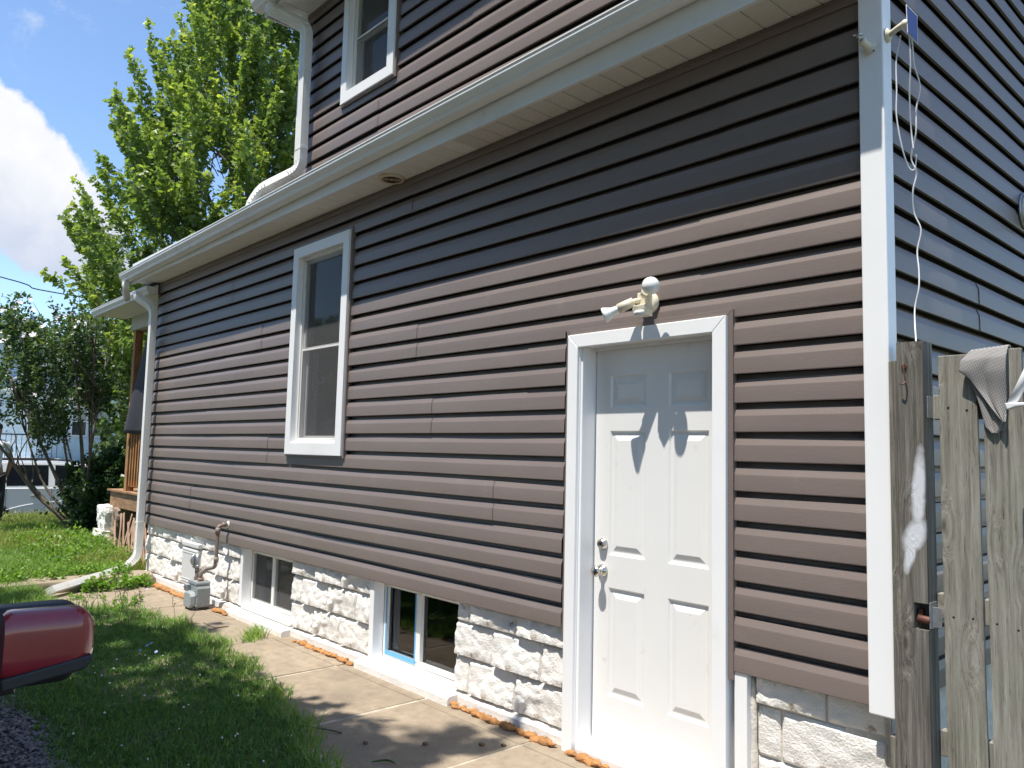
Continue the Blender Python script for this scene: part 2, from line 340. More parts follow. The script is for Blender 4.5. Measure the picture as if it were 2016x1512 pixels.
def wood_mat(name, c1, c2, c3, axis_scale=(34, 34, 1.3)):
    """weathered grey timber: long grain along z, darker cracks, knots, greenish patches"""
    m = bpy.data.materials.new(name); m.use_nodes = True; nt = m.node_tree; b = nt.nodes['Principled BSDF']; b.inputs['Roughness'].default_value = .85; b.inputs['Specular IOR Level'].default_value = .2
    t = N(nt, 'ShaderNodeTexCoord'); oi = N(nt, 'ShaderNodeObjectInfo')
    off = N(nt, 'ShaderNodeVectorMath', operation='ADD'); nt.links.new(t.outputs['Object'], off.inputs[0])
    cmb = N(nt, 'ShaderNodeCombineXYZ'); ml = N(nt, 'ShaderNodeMath', operation='MULTIPLY'); nt.links.new(oi.outputs['Random'], ml.inputs[0]); ml.inputs[1].default_value = 9; nt.links.new(ml.outputs[0], cmb.inputs[2]); nt.links.new(cmb.outputs[0], off.inputs[1])
    # knots: voronoi distance warps the grain
    vm = N(nt, 'ShaderNodeMapping'); vm.inputs['Scale'].default_value = (8, 2, 2.6); nt.links.new(off.outputs[0], vm.inputs[0])
    vo = N(nt, 'ShaderNodeTexVoronoi'); vo.inputs['Scale'].default_value = 1; nt.links.new(vm.outputs[0], vo.inputs['Vector'])
    kn = N(nt, 'ShaderNodeMapRange'); kn.interpolation_type = 'SMOOTHSTEP'; nt.links.new(vo.outputs['Distance'], kn.inputs[0]); kn.inputs[1].default_value = .05; kn.inputs[2].default_value = .42; kn.inputs[3].default_value = 1; kn.inputs[4].default_value = 0
    mp = N(nt, 'ShaderNodeMapping'); mp.inputs['Scale'].default_value = axis_scale; nt.links.new(off.outputs[0], mp.inputs[0])
    wv = N(nt, 'ShaderNodeVectorMath', operation='SCALE'); wv.inputs[0].default_value = (1.1, 1.1, 0); nt.links.new(kn.outputs[0], wv.inputs['Scale'])
    ad = N(nt, 'ShaderNodeVectorMath', operation='ADD'); nt.links.new(mp.outputs[0], ad.inputs[0]); nt.links.new(wv.outputs[0], ad.inputs[1])
    n = N(nt, 'ShaderNodeTexNoise'); n.inputs['Scale'].default_value = 1.6; n.inputs['Detail'].default_value = 10; n.inputs['Roughness'].default_value = .7; nt.links.new(ad.outputs[0], n.inputs['Vector'])
    n2 = N(nt, 'ShaderNodeTexNoise'); n2.inputs['Scale'].default_value = 5; n2.inputs['Detail'].default_value = 8; n2.inputs['Roughness'].default_value = .75; nt.links.new(ad.outputs[0], n2.inputs['Vector'])
    r = N(nt, 'ShaderNodeValToRGB'); nt.links.new(n.outputs['Fac'], r.inputs[0])
    r.color_ramp.elements[0].position = .3; r.color_ramp.elements[0].color = (*c1, 1); r.color_ramp.elements[1].position = .72; r.color_ramp.elements[1].color = (*c3, 1); e = r.color_ramp.elements.new(.5); e.color = (*c2, 1)
    lo = N(nt, 'ShaderNodeTexNoise'); lo.inputs['Scale'].default_value = 3; lo.inputs['Detail'].default_value = 3; nt.links.new(off.outputs[0], lo.inputs['Vector'])
    lr = N(nt, 'ShaderNodeMapRange'); nt.links.new(lo.outputs['Fac'], lr.inputs[0]); lr.inputs[1].default_value = .35; lr.inputs[2].default_value = .7; lr.inputs[4].default_value = .55
    g = N(nt, 'ShaderNodeMix', data_type='RGBA', blend_type='MULTIPLY'); nt.links.new(lr.outputs[0], g.inputs[0]); nt.links.new(r.outputs[0], g.inputs[6]); g.inputs[7].default_value = (.86, .92, .84, 1)
    cr = N(nt, 'ShaderNodeMapRange'); nt.links.new(n2.outputs['Fac'], cr.inputs[0]); cr.inputs[1].default_value = .575; cr.inputs[2].default_value = .66
    g2 = N(nt, 'ShaderNodeMix', data_type='RGBA'); nt.links.new(cr.outputs[0], g2.inputs[0]); nt.links.new(g.outputs[2], g2.inputs[6]); g2.inputs[7].default_value = tuple(x*.35 for x in c1)+(1,)
    kk = N(nt, 'ShaderNodeMapRange'); nt.links.new(vo.outputs['Distance'], kk.inputs[0]); kk.inputs[1].default_value = .04; kk.inputs[2].default_value = .09; kk.inputs[3].default_value = .75; kk.inputs[4].default_value = 0
    g3 = N(nt, 'ShaderNodeMix', data_type='RGBA'); nt.links.new(kk.outputs[0], g3.inputs[0]); nt.links.new(g2.outputs[2], g3.inputs[6]); g3.inputs[7].default_value = (.06, .045, .03, 1)
    nt.links.new(g3.outputs[2], b.inputs['Base Color'])
    bn = N(nt, 'ShaderNodeBump'); bn.inputs['Distance'].default_value = .006; nt.links.new(n2.outputs['Fac'], bn.inputs['Height']); bn.invert = True; nt.links.new(bn.outputs[0], b.inputs['Normal'])
    m['_c'] = g3.name; return m
M['greywood'] = wood_mat('weathered_board', (.15, .135, .115), (.30, .28, .24), (.46, .44, .39))
M['postwood'] = wood_mat('weathered_post', (.07, .058, .05), (.19, .17, .15), (.37, .35, .315), (40, 40, 1.1))
def towel_mat():
    m = mat('grey_towel', (.42, .39, .36), .95); nt = m.node_tree; b = nt.nodes['Principled BSDF']
    t = N(nt, 'ShaderNodeTexCoord'); ck = N(nt, 'ShaderNodeTexChecker'); ck.inputs['Scale'].default_value = 300; mp = N(nt, 'ShaderNodeMapping'); mp.inputs['Rotation'].default_value = (0, .5, 0); mp.inputs['Scale'].default_value = (1, .02, 1)
    nt.links.new(t.outputs['Object'], mp.inputs[0]); nt.links.new(mp.outputs[0], ck.inputs[0]); ck.inputs[1].default_value = (.40, .385, .37, 1); ck.inputs[2].default_value = (.15, .14, .135, 1)
    nt.links.new(ck.outputs[0], b.inputs['Base Color']); bn = N(nt, 'ShaderNodeBump'); bn.inputs['Distance'].default_value = .002; nt.links.new(ck.outputs[1], bn.inputs['Height']); nt.links.new(bn.outputs[0], b.inputs['Normal']); return m
M['towel'] = towel_mat()

# ================================================================== GROUND
GZ = -0.60
def sheet(name, x0, x1, y0, y1, m, nx, ny, fz, kind='structure', parent=None):
    xs = np.linspace(x0, x1, nx); ys = np.linspace(y0, y1, ny); X, Y = np.meshgrid(xs, ys); Z = fz(X, Y)
    v = np.stack([X, Y, Z], -1).reshape(-1, 3); i = (np.arange(ny-1)[:, None]*nx+np.arange(nx-1)[None]).ravel()
    me = np_mesh(name, v, [np.stack([i, i+1, i+nx+1, i+nx], 1)], m); o = add(name, me, parent); tag(o, kind=kind); return o
def smoothstep(a, b, x): t = np.clip((x-a)/(b-a), 0, 1); return t*t*(3-2*t)
def ground_h(X, Y):
    h = GZ - .035 + 0*X
    h = h + .10*smoothstep(-7.6, -8.2, X)*smoothstep(-17.2, -14.5, X)*smoothstep(-2.6, -1.2, Y)
    h = h + .045*np.sin(X*1.3+Y*.7)*np.sin(Y*1.1-.5*X)*smoothstep(-6, -9, X)*smoothstep(-17.5, -15, X)
    h = h - .60*smoothstep(-16.9, -17.6, X)                       # bank down to the street
    h = h + 1.25*smoothstep(-26.5, -31, X)                        # yards across the street rise again
    return h
g = sheet('ground', -140, 90, -110, 110, M['soil'], 461, 441, lambda X, Y: ground_h(X, Y))
sheet('street', -26, -17.9, -110, 110, M['asphalt'], 3, 3, lambda X, Y: GZ-.60+0*X)
kb = MB(); kb.box((-17.95, -110, -1.4), (-17.78, 110, -1.08)); tag(kb.build('kerb', M['concrete'], bevel=.02), kind='structure')
kb = MB(); kb.box((-26.2, -110, -1.4), (-26.0, 110, -1.08)); tag(kb.build('kerb', M['concrete'], bevel=.02), kind='structure')

# side walk along the house: an empty that carries the slabs, each slab one part
walk = empty('sidewalk', (-3.5, -.55, GZ), 'narrow tan concrete walk of poured slabs along the house foundation', 'walkway', kind='structure')
jb = MB(); jb.box((-7.95, -1.63, GZ-.07), (.12, .06, GZ-.004)); tag(jb.build('joint_bed', M['joint'], walk), kind='structure')
cuts = [-7.93, -7.08, -6.30, -5.45, -4.60, -3.62, -2.66, -1.74, -.80, .10]
for i in range(len(cuts)-1):
    a, b = cuts[i]+.014+random.uniform(-.004, .004), cuts[i+1]-.014; dz = random.uniform(-.0025, .0025); tl = random.uniform(-.008, .008)
    if i in (3, 4, 5): pass
    m_ = MB(); i0 = len(m_.v); ya, yb = -1.62, -.14
    m_.v += [(a, ya, GZ-.06), (b, ya, GZ-.06), (b, yb, GZ-.06), (a, yb, GZ-.06), (a, ya, GZ+dz-tl), (b, ya, GZ+dz-tl), (b, yb, GZ+dz+.002), (a, yb, GZ+dz+.002)]
    for q in ((0,3,2,1),(4,5,6,7),(0,1,5,4),(1,2,6,5),(2,3,7,6),(3,0,4,7)): m_.f.append(q); m_.sm.append(False)
    m_.build('slab', M['concrete'], walk, bevel=.006)
    m_ = MB(); m_.box((a-.004, -.134, GZ-.06), (b+.004, .05, GZ+dz+.003)); m_.build('slab', M['concrete'], walk, bevel=.006)

# ================================================================== HOUSE
house = empty('house', (-4.1, 0, GZ), 'house with grey brown lap siding, white trim and painted rock faced block base', 'house')
P_ = .127
PROF = [(.012, .0000), (.0, .0005), (-.0008, .004), (.0004, .066), (.0012, .0715), (.0128, .1020), (.0440, .1030), (.0470, .1275)]
def clip_rects(x0, x1, za, zb, holes):
    """pieces of the strip [x0,x1]x[za,zb] outside the holes"""
    zs = sorted({za, zb} | {z for h in holes for z in (h[1], h[3]) if za < z < zb}); out = []
    for k in range(len(zs)-1):
        zm = (zs[k]+zs[k+1])/2; iv = [(x0, x1)]
        for hx0, hz0, hx1, hz1 in holes:
            if hz0 <= zm <= hz1:
                nv = []
                for a, b in iv:
                    if hx1 <= a or hx0 >= b: nv.append((a, b)); continue
                    if hx0 > a: nv.append((a, hx0))
                    if hx1 < b: nv.append((hx1, b))
                iv = nv
        out += [(a, b, zs[k], zs[k+1]) for a, b in iv]
    return out
def siding(n0, n1, X0, X1, seams, holes, axis='y', plane=0., ztop=None, material=None):
    """courses n0..n1-1, laid as double course panels; seams: {row: [x,...]}; along x on a y-plane, or along y on an x-plane"""
    for row in range(n0, n1, 2):
        full = [h for h in holes if h[1] <= row*P_ + .02 and h[3] >= min((row+2), n1)*P_ - .02]
        marks = set(seams.get(row, [])); ends = set()
        for h in full: marks |= {h[0], h[2]}; ends |= {h[0], h[2]}
        xs = [X0] + sorted(m for m in marks if X0 < m < X1 and not any(h[0] < m < h[2] for h in full)) + [X1]
        for j in range(len(xs)-1):
            if any(h[0] <= (xs[j]+xs[j+1])/2 <= h[2] for h in full): continue
            a = xs[j] - (.004 if j and xs[j] not in ends else 0); b = xs[j+1] + (.014 if j < len(xs)-2 and xs[j+1] not in ends else 0); lift = -.0034*((j+row//2) % 2)
            mb = MB()
            for c in range(2):
                if row + c >= n1: break
                zb_ = (row+c)*P_
                for k in range(len(PROF)-1):
                    (d0, h0), (d1, h1) = PROF[k], PROF[k+1]
                    za, zc = zb_+h0, zb_+h1
                    if ztop is not None and za >= ztop: continue
                    if h1 - h0 < .002:
                        rs = [(p, q, za, zc) for p, q, _, _ in clip_rects(a, b, za, za+.001, holes)]
                    else: rs = clip_rects(a, b, za, zc if ztop is None else min(zc, ztop), holes)
                    for p, q, z0, z1 in rs:
                        t0 = (z0-za)/(zc-za); t1 = (z1-za)/(zc-za) if h1-h0 >= .002 else 1
                        e0 = plane*0 + d0+(d1-d0)*t0 + lift; e1 = d0+(d1-d0)*t1 + lift
                        n_ = max(1, int((q-p)/.45)); 
                        for w in range(n_):
                            u0 = p+(q-p)*w/n_; u1 = p+(q-p)*(w+1)/n_
                            f0 = .0022*math.sin(u0*2.7+row*1.3); f1 = .0022*math.sin(u1*2.7+row*1.3)
                            if axis == 'y': mb.face([(u0, plane+e0+f0, z0), (u1, plane+e0+f1, z0), (u1, plane+e1+f1, z1), (u0, plane+e1+f0, z1)], smooth=True)
                            else: mb.face([(plane-e0-f0, u0, z0), (plane-e0-f1, u1, z0), (plane-e1-f1, u1, z1), (plane-e1-f0, u0, z1)], smooth=True)
            if mb.f:
                o = mb.build('siding_panel', material, house); o.data.set_sharp_from_angle(angle=math.radians(9))
DOORH = (-1.60, -1.0, -.585, 1.56); WINH = (-4.81, .83, -3.855, 2.60)
siding(0, 22, -8.25, .012, {0: [-2.248], 2: [-5.213, -6.9], 4: [-2.177, -5.828], 6: [-5.176], 8: [-2.805, -6.6], 10: [-4.83, -1.9], 12: [-6.2, -3.0], 14: [-.752, -5.4], 16: [-3.261], 18: [-.633, -6.1], 20: [-7.24, -3.1]}, [DOORH, WINH], ztop=2.745, material=M['siding'])
UW = (-4.13, 3.60, -3.34, 5.6)
siding(24, 37, -4.79, .012, {24: [-3.59, -1.2], 26: [-3.59, -1.0], 28: [-2.47], 30: [-1.4], 32: [-2.9], 34: [-1.9], 36: [-2.2]}, [UW], ztop=4.63, material=M['siding'])
siding(0, 41, .045, 7.5, {2: [2.2], 6: [3.0], 8: [.38], 10: [.46, 3.4], 12: [1.04, 4.], 14: [2.6], 16: [3.4], 18: [2.2], 20: [3.9], 22: [2.9], 26: [3.3], 30: [2.5]}, [], axis='x', plane=.085, material=M['siding_side'])
# solid walls behind the cladding (with the openings left free)
wb = MB()
def wall_with_holes(x0, x1, z0, z1, holes, y0, y1, m_):
    zs = sorted({z0, z1} | {z for h in holes for z in (h[1], h[3]) if z0 < z < z1})
    for k in range(len(zs)-1):
        for a, b, c, d in clip_rects(x0, x1, zs[k], zs[k+1], holes): m_.box((a, y0, c), (b, y1, d))
wall_with_holes(-8.24, .03, .02, 3.2, [(-1.50, -1, -.63, 1.50), (-4.78, .86, -3.88, 2.56)], .050, .20, wb)
wall_with_holes(-4.78, .03, 3.2, 5.2, [(-4.11, 3.64, -3.36, 5.6)], .050, .20, wb)
wb.box((-.12, .2, -.6), (.036, 7.5, 5.2)); wb.box((-8.24, .2, -.6), (-8.1, 7.5, 2.75)); wb.box((-4.78, .2, 2.7), (-4.66, 7.5, 5.2)); wb.box((-8.24, 7.4, -.6), (.05, 7.5, 5.0))
wb.box((-8.1, .2, -.62), (-.12, 7.4, -.58)); wb.box((-8.1, .2, 2.70), (-.12, 7.4, 2.74))
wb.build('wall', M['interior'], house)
wb = MB(); wb.box((-8.262, -.004, .0), (-8.24, .12, 2.79)); wb.build('corner_board', M['siding'], house, bevel=.003)
# starter and utility trim under the soffit
tb = MB(); tb.box((-8.25, -.006, 2.742), (.0, .02, 2.786)); tb.box((-8.25, -.012, 2.777), (.0, -.006, 2.786)); tb.build('trim_channel', M['siding'], house)
# corner posts
def corner_post(x0, x1, y0, y1, z0, z1, nm='corner_board'):
    m_ = MB(); m_.box((x0, y0, z0), (x1, y1, z1)); m_.build(nm, M['trim'], house, bevel=.006, seg=3)
corner_post(.002, .098, -.026, .055, -.022, 5.2)
corner_post(-4.875, -4.772, -.024, .06, 2.95, 4.66)
# ---- soffit, fascia, gutters
SZ = 2.790
def soffit_piece(mt): 
    m_ = MB(); w = .1307
    pr = [(0, SZ+.006), (.005, SZ+.006), (.009, SZ), (w-.0035, SZ), (w, SZ+.004), (w, SZ+.012), (0, SZ+.012)]
    m_.prism(pr, -.224, -.002, lambda p, t: (p[0], t, p[1])); return m_.mesh('soffit_panel', mt)
pa, pb = soffit_piece(M['soffit']), soffit_piece(M['softvent'])
k = 0; x = -8.42
while x < .0-.02:
    add('soffit_panel', pb if x > -2.4 else pa, house, (x, random.uniform(-.002, .002), 0)); x += .1312; k += 1
fb = MB(); fpr = [(-.222, SZ-.012), (-.242, SZ-.012), (-.242, SZ-.006), (-.236, SZ+.0), (-.236, 3.02), (-.222, 3.02)]
for x0, x1 in ((-8.50, -6.04), (-6.042, -3.13), (-3.135, .02)):
    fb = MB(); ins = .0015 if x0 == -6.042 else 0
    fb.prism(fpr, x0, x1, lambda p, t: (t, p[0]-ins, p[1])); fb.build('fascia', M['alum'], house)
def gz(x): return 2.975 + (x+1.74)*.0120
GPR = [(-.238, 0), (-.238, -.078), (-.246, -.086), (-.318, -.086), (-.3215, -.080), (-.3215, -.073), (-.3255, -.070), (-.3255, -.062), (-.330, -.058), (-.338, -.048), (-.349, -.032), (-.352, -.024), (-.352, -.006), (-.357, -.004), (-.357, .003), (-.348, .003), (-.346, -.006), (-.346, -.022), (-.325, -.055), (-.318, -.080), (-.246, -.080), (-.243, -.074), (-.243, 0)]
def gutter(x0, x1, fz, y0=0., parent=house, name='gutter'):
    m_ = MB(); n = len(GPR); i0 = 0
    xs = np.linspace(x0, x1, 14)
    for x in xs: m_.v += [(x, y0+p[0], fz(x)+p[1]) for p in GPR]
    for j in range(len(xs)-1):
        for k in range(n): m_.f.append((j*n+k, j*n+(k+1) % n, (j+1)*n+(k+1) % n, (j+1)*n+k)); m_.sm.append(False)
    # closed ends
    outer = [0, 1, 2, 3, 4, 5, 6, 7, 8, 9, 10, 11, 12, 13, 14]
    for x, base in ((x0, 0), (x1, (len(xs)-1)*n)): m_.f.append(tuple(base+k for k in outer)); m_.sm.append(False)
    return m_.build(name, M['alum'], parent, fix=False)
gutter(-8.60, .10, gz)
# gutter outlet and elbow at the far end, hanging over the porch roof
RS = [(-1, -.72), (-.6, -.8), (-.35, -.70), (-.1, -.8), (.1, -.8), (.35, -.70), (.6, -.8), (1, -.72), (1.02, 0), (1, .72), (.6, .8), (.35, .70), (.1, .8), (-.1, .8), (-.35, .70), (-.6, .8), (-1, .72), (-1.02, 0)]
def rect_pipe(name, pts, parent, r=.042, up=(1, 0, 0), rr=.06, pleat=True, mt=None):
    path = fillet(pts, rr, 9); m_ = MB(); rad = []
    for i, q in enumerate(path):
        a = path[max(0, i-1)]; b = path[min(len(path)-1, i+1)]; rad.append(r)
    m_.tube(path, rad, sec=RS, up=up, smooth=False, cap=True); return m_.build(name, mt or M['alum'], parent, fix=False)
def pleats(name, centre, dirs, parent, r=.044, n=8, up=(1, 0, 0)):
    """raised crimps round an elbow: short rings along a curve"""
    for i in range(n):
        t = i/(n-1); A, B, Cc = [Vector(q) for q in dirs]
        p = A*(1-t)**2+B*2*t*(1-t)+Cc*t*t; d = ((B-A)*(1-t)+(Cc-B)*t).normalized()
        m_ = MB(); m_.tube([p-d*.0035, p+d*.0035], r, sec=RS, up=up, smooth=False); o = m_.build(name, M['alum'], parent)
rect_pipe('gutter_outlet', [(-8.50, -.30, 2.80), (-8.50, -.30, 2.74), (-8.66, -.24, 2.68), (-8.80, -.20, 2.66)], house)
# ---- roof over the front part and pent roof
def roof_slab(name, pts, th, m_, parent, mt):
    v = [Vector(p) for p in pts]; n = (v[1]-v[0]).cross(v[-1]-v[0]).normalized()
    if n.z < 0: n = -n
    a = MB(); i = len(v); a.v = [tuple(p) for p in v]+[tuple(p+n*th) for p in v]
    a.f = [tuple(range(i))[::-1], tuple(range(i, 2*i))]+[(k, (k+1) % i, i+(k+1) % i, i+k) for k in range(i)]; a.sm = [False]*len(a.f); return a.build(name, mt, parent)
for c in range(14):                                              # courses of shingles up the front roof
    y0 = -.275+c*.29; y1 = y0+.30; zz = lambda y: 3.0+(y+.275)*.50
    roof_slab('shingle_course', [(-8.62, y0, zz(y0)-.10+.001*c), (-4.72 if c else .03, y0, zz(y0)-(.10 if c else .02)+.001*c), (-4.72 if c else .03, y1 if c else -.002, zz(y1 if c else 0)-(.10 if c else .02)), (-8.62, y1 if c else -.002, zz(y1 if c else 0)-.10)], .012, None, house, M['roof'])
gb = MB(); gb.face([(-8.24, .2, 2.7), (-8.24, 7.5, 2.7), (-8.24, 3.85, 4.75)]); gb.build('gable_wall', M['siding'], house)
roof_slab('roof', [(-8.62, 3.8, 4.93), (-4.72, 3.8, 4.93), (-4.72, 7.9, 2.9), (-8.62, 7.9, 2.9)], .03, None, house, M['roof'])
# ---- upper eave
UZ = 4.655
ps = MB(); w = .30; ps.prism([(0, UZ+.006), (.006, UZ+.006), (.010, UZ), (w-.004, UZ), (w, UZ+.004), (w, UZ+.012), (0, UZ+.012)], -.262, -.002, lambda p, t: (p[0], t, p[1])); ume = ps.mesh('soffit_panel', M['soffit'])
x = -5.03
while x < .3: add('soffit_panel', ume, house, (x, 0, 0)); x += .3005
fb = MB(); fb.box((-5.045, -.275, UZ-.008), (.4, -.262, UZ+.15)); fb.build('fascia', M['alum'], house)
fb = MB(); fb.box((-5.06, -.274, UZ-.006), (-5.046, 7.6, UZ+.15)); fb.build('fascia', M['alum'], house)
fb = MB(); fb.box((-5.044, -.002, UZ), (-4.79, 7.5, UZ+.012)); fb.build('soffit_panel', M['soffit'], house)
gutter(-5.10, .45, lambda x: UZ+.118, y0=-.037)
roof_slab('roof', [(-5.08, -.30, UZ+.14), (.5, -.30, UZ+.14), (.5, 3.7, UZ+2.2), (-5.08, 3.7, UZ+2.2)], .03, None, house, M['roof'])
roof_slab('roof', [(-5.08, 3.7, UZ+2.2), (.5, 3.7, UZ+2.2), (.5, 7.9, UZ+.14), (-5.08, 7.9, UZ+.14)], .03, None, house, M['roof'])
tb = MB(); tb.box((-4.77, -.006, 4.622), (0, .02, 4.654)); tb.build('trim_channel', M['siding'], house)
# ---- upper downspout (runs beside the corner board and empties into the lower gutter)
ud = rect_pipe('downspout', [(-4.90, -.31, 4.74), (-4.88, -.30, 4.64), (-4.64, -.075, 4.47), (-4.64, -.075, 3.22), (-5.02, -.24, 3.10), (-5.08, -.285, 2.99), (-5.09, -.30, 2.90)], house, r=.046, rr=.09)
for z in (4.08, 3.40):
    m_ = MB(); m_.tube([(-4.64, -.075, z-.012), (-4.64, -.075, z+.012)], .0495, sec=RS, up=(1, 0, 0), smooth=False); m_.build('strap', M['alum'], ud)
for dirs in (((-4.90, -.31, 4.72), (-4.89, -.305, 4.65), (-4.84, -.26, 4.615)), ((-4.69, -.12, 4.51), (-4.645, -.08, 4.475), (-4.64, -.075, 4.40)), ((-4.64, -.075, 3.30), (-4.64, -.075, 3.22), (-4.72, -.11, 3.195)), ((-4.95, -.21, 3.125), (-5.04, -.25, 3.09), (-5.085, -.29, 2.98))): pleats('crimp', None, dirs, ud, .0475, 7)

# ---- door
door = MB(); DY = .10; DX0, DX1, DZ0, DZ1 = -1.462, -.649, -.535, 1.466
# casing round the opening
YC = -.030
cs = MB()
def mitred(m_, x0, x1, z0, z1, w, y0, y1, bottom=False):
    """picture-frame members with mitred corners (outer x0..x1, z0..z1, width w)"""
    o = [(x0, z0), (x1, z0), (x1, z1), (x0, z1)]; i_ = [(x0+w, z0+(w if bottom else 0)), (x1-w, z0+(w if bottom else 0)), (x1-w, z1-w), (x0+w, z1-w)]
    out = []
    for k in ((3, 0), (2, 3), (1, 2)) + (((0, 1),) if bottom else ()):
        a, b = k; q = [o[a], o[b], i_[b], i_[a]]
        mm = MB(); mm.prism(q, y0, y1, lambda p, t: (p[0], t, p[1])); out.append(mm)
    return out
dr = empty('door_dummy', (0, 0, 0), None, None)
C.objects.unlink(dr); bpy.data.objects.remove(dr)
dp = MB()
def door_panel_face(x0, x1, z0, z1, holes, y):
    for a, b, c, d in [r for k in range(1) for r in clip_rects(x0, x1, z0, z1, holes)]: dp.face([(a, y, c), (b, y, c), (b, y, d), (a, y, d)])
PL = [(-1.365, -1.135), (-.995, -.768)]; PZ = [(1.147, 1.316), (.394, 1.029), (-.306, .231)]
holes = [(a, c, b, d) for a, b in PL for c, d in PZ]
door_panel_face(DX0, DX1, DZ0, DZ1, holes, DY)
for x0, z0, x1, z1 in holes:
    rings = [(0, 0), (.008, .009), (.020, .010), (.026, .0085), (.048, .0005), (.050, .0)]
    for k in range(len(rings)-1):
        (i0, d0), (i1, d1) = rings[k], rings[k+1]
        A = [(x0+i0, z0+i0), (x1-i0, z0+i0), (x1-i0, z1-i0), (x0+i0, z1-i0)]; B = [(x0+i1, z0+i1), (x1-i1, z0+i1), (x1-i1, z1-i1), (x0+i1, z1-i1)]
        for e in range(4):
            f = (e+1) % 4; dp.face([(A[e][0], DY+d0, A[e][1]), (A[f][0], DY+d0, A[f][1]), (B[f][0], DY+d1, B[f][1]), (B[e][0], DY+d1, B[e][1])])
    i1 = .050; dp.face([(x0+i1, DY, z0+i1), (x1-i1, DY, z0+i1), (x1-i1, DY, z1-i1), (x0+i1, DY, z1-i1)])
dp.face([(DX0, DY, DZ0), (DX0, DY, DZ1), (DX0, DY+.044, DZ1), (DX0, DY+.044, DZ0)]); dp.face([(DX1, DY, DZ0), (DX1, DY+.044, DZ0), (DX1, DY+.044, DZ1), (DX1, DY, DZ1)])
dp.face([(DX0, DY+.044, DZ0), (DX0, DY+.044, DZ1), (DX1, DY+.044, DZ1), (DX1, DY+.044, DZ0)]); dp.face([(DX0, DY, DZ1), (DX1, DY, DZ1), (DX1, DY+.044, DZ1), (DX0, DY+.044, DZ1)]); dp.face([(DX0, DY, DZ0), (DX0, DY+.044, DZ0), (DX1, DY+.044, DZ0), (DX1, DY, DZ0)])
dleaf = dp.build('door', M['door'], house)
tag(dleaf, 'white six panel door with satin knob and deadbolt')
kb = MB(); kb.lathe([(.031, 0), (.032, .004), (.030, .012), (.020, .019), (.0125, .024), (.0115, .034), (.016, .040), (.0245, .048), (.0275, .057), (.0255, .066), (.017, .072), (.004, .0735)], (-1.402, DY, .311), (0, -1, 0), 28); kb.build('doorknob', M['steel'], dleaf)
kb = MB(); kb.lathe([(.031, 0), (.0315, .005), (.028, .013), (.024, .020), (.022, .025), (.0165, .026), (.0155, .0235), (.004, .0235)], (-1.402, DY, .446), (0, -1, 0), 28); kb.build('deadbolt', M['steel'], dleaf)
kb = MB(); kb.box((-1.404, DY-.027, .439), (-1.400, DY-.0235, .453)); kb.build('keyway', M['dark'], dleaf)
# jamb, stop, sill
jb = MB()
jb.box((-1.496, -.002, -.60), (-1.470, DY+.05, 1.475)); jb.box((-.644, -.002, -.60), (-.60, DY+.05, 1.475)); jb.box((-1.470, -.002, 1.470), (-.644, DY+.05, 1.52)); jb.build('door_jamb', M['trim'], house, bevel=.002)
jb = MB(); jb.box((-1.51, -.010, -.60), (-1.484, -.002, 1.49)); jb.box((-1.484, -.010, 1.478), (-.62, -.002, 1.49)); jb.build('door_stop', M['trim'], house, bevel=.001)
jb = MB(); jb.box((-1.47, DY-.022, 1.452), (-.65, DY-.004, 1.470)); jb.build('head_stop', M['trim'], house)
jb = MB(); jb.prism([(-.020, -.600), (-.020, -.562), (-.012, -.556), (DY-.012, -.545), (DY-.006, -.538), (DY+.05, -.538), (DY+.05, -.600)], -1.470, -.644, lambda p, t: (t, p[0], p[1])); jb.build('threshold', M['alum'], house, bevel=.002)
for mm in mitred(MB(), -1.556, -.598, -.606, 1.532, .070, YC, .0): mm.build('door_casing', M['trim'], house, bevel=.004, seg=3)
for mm in mitred(MB(), -1.582, -.572, -.035, 1.560, .0245, -.012, .02): mm.build('trim_channel', M['siding'], house, bevel=.0015)
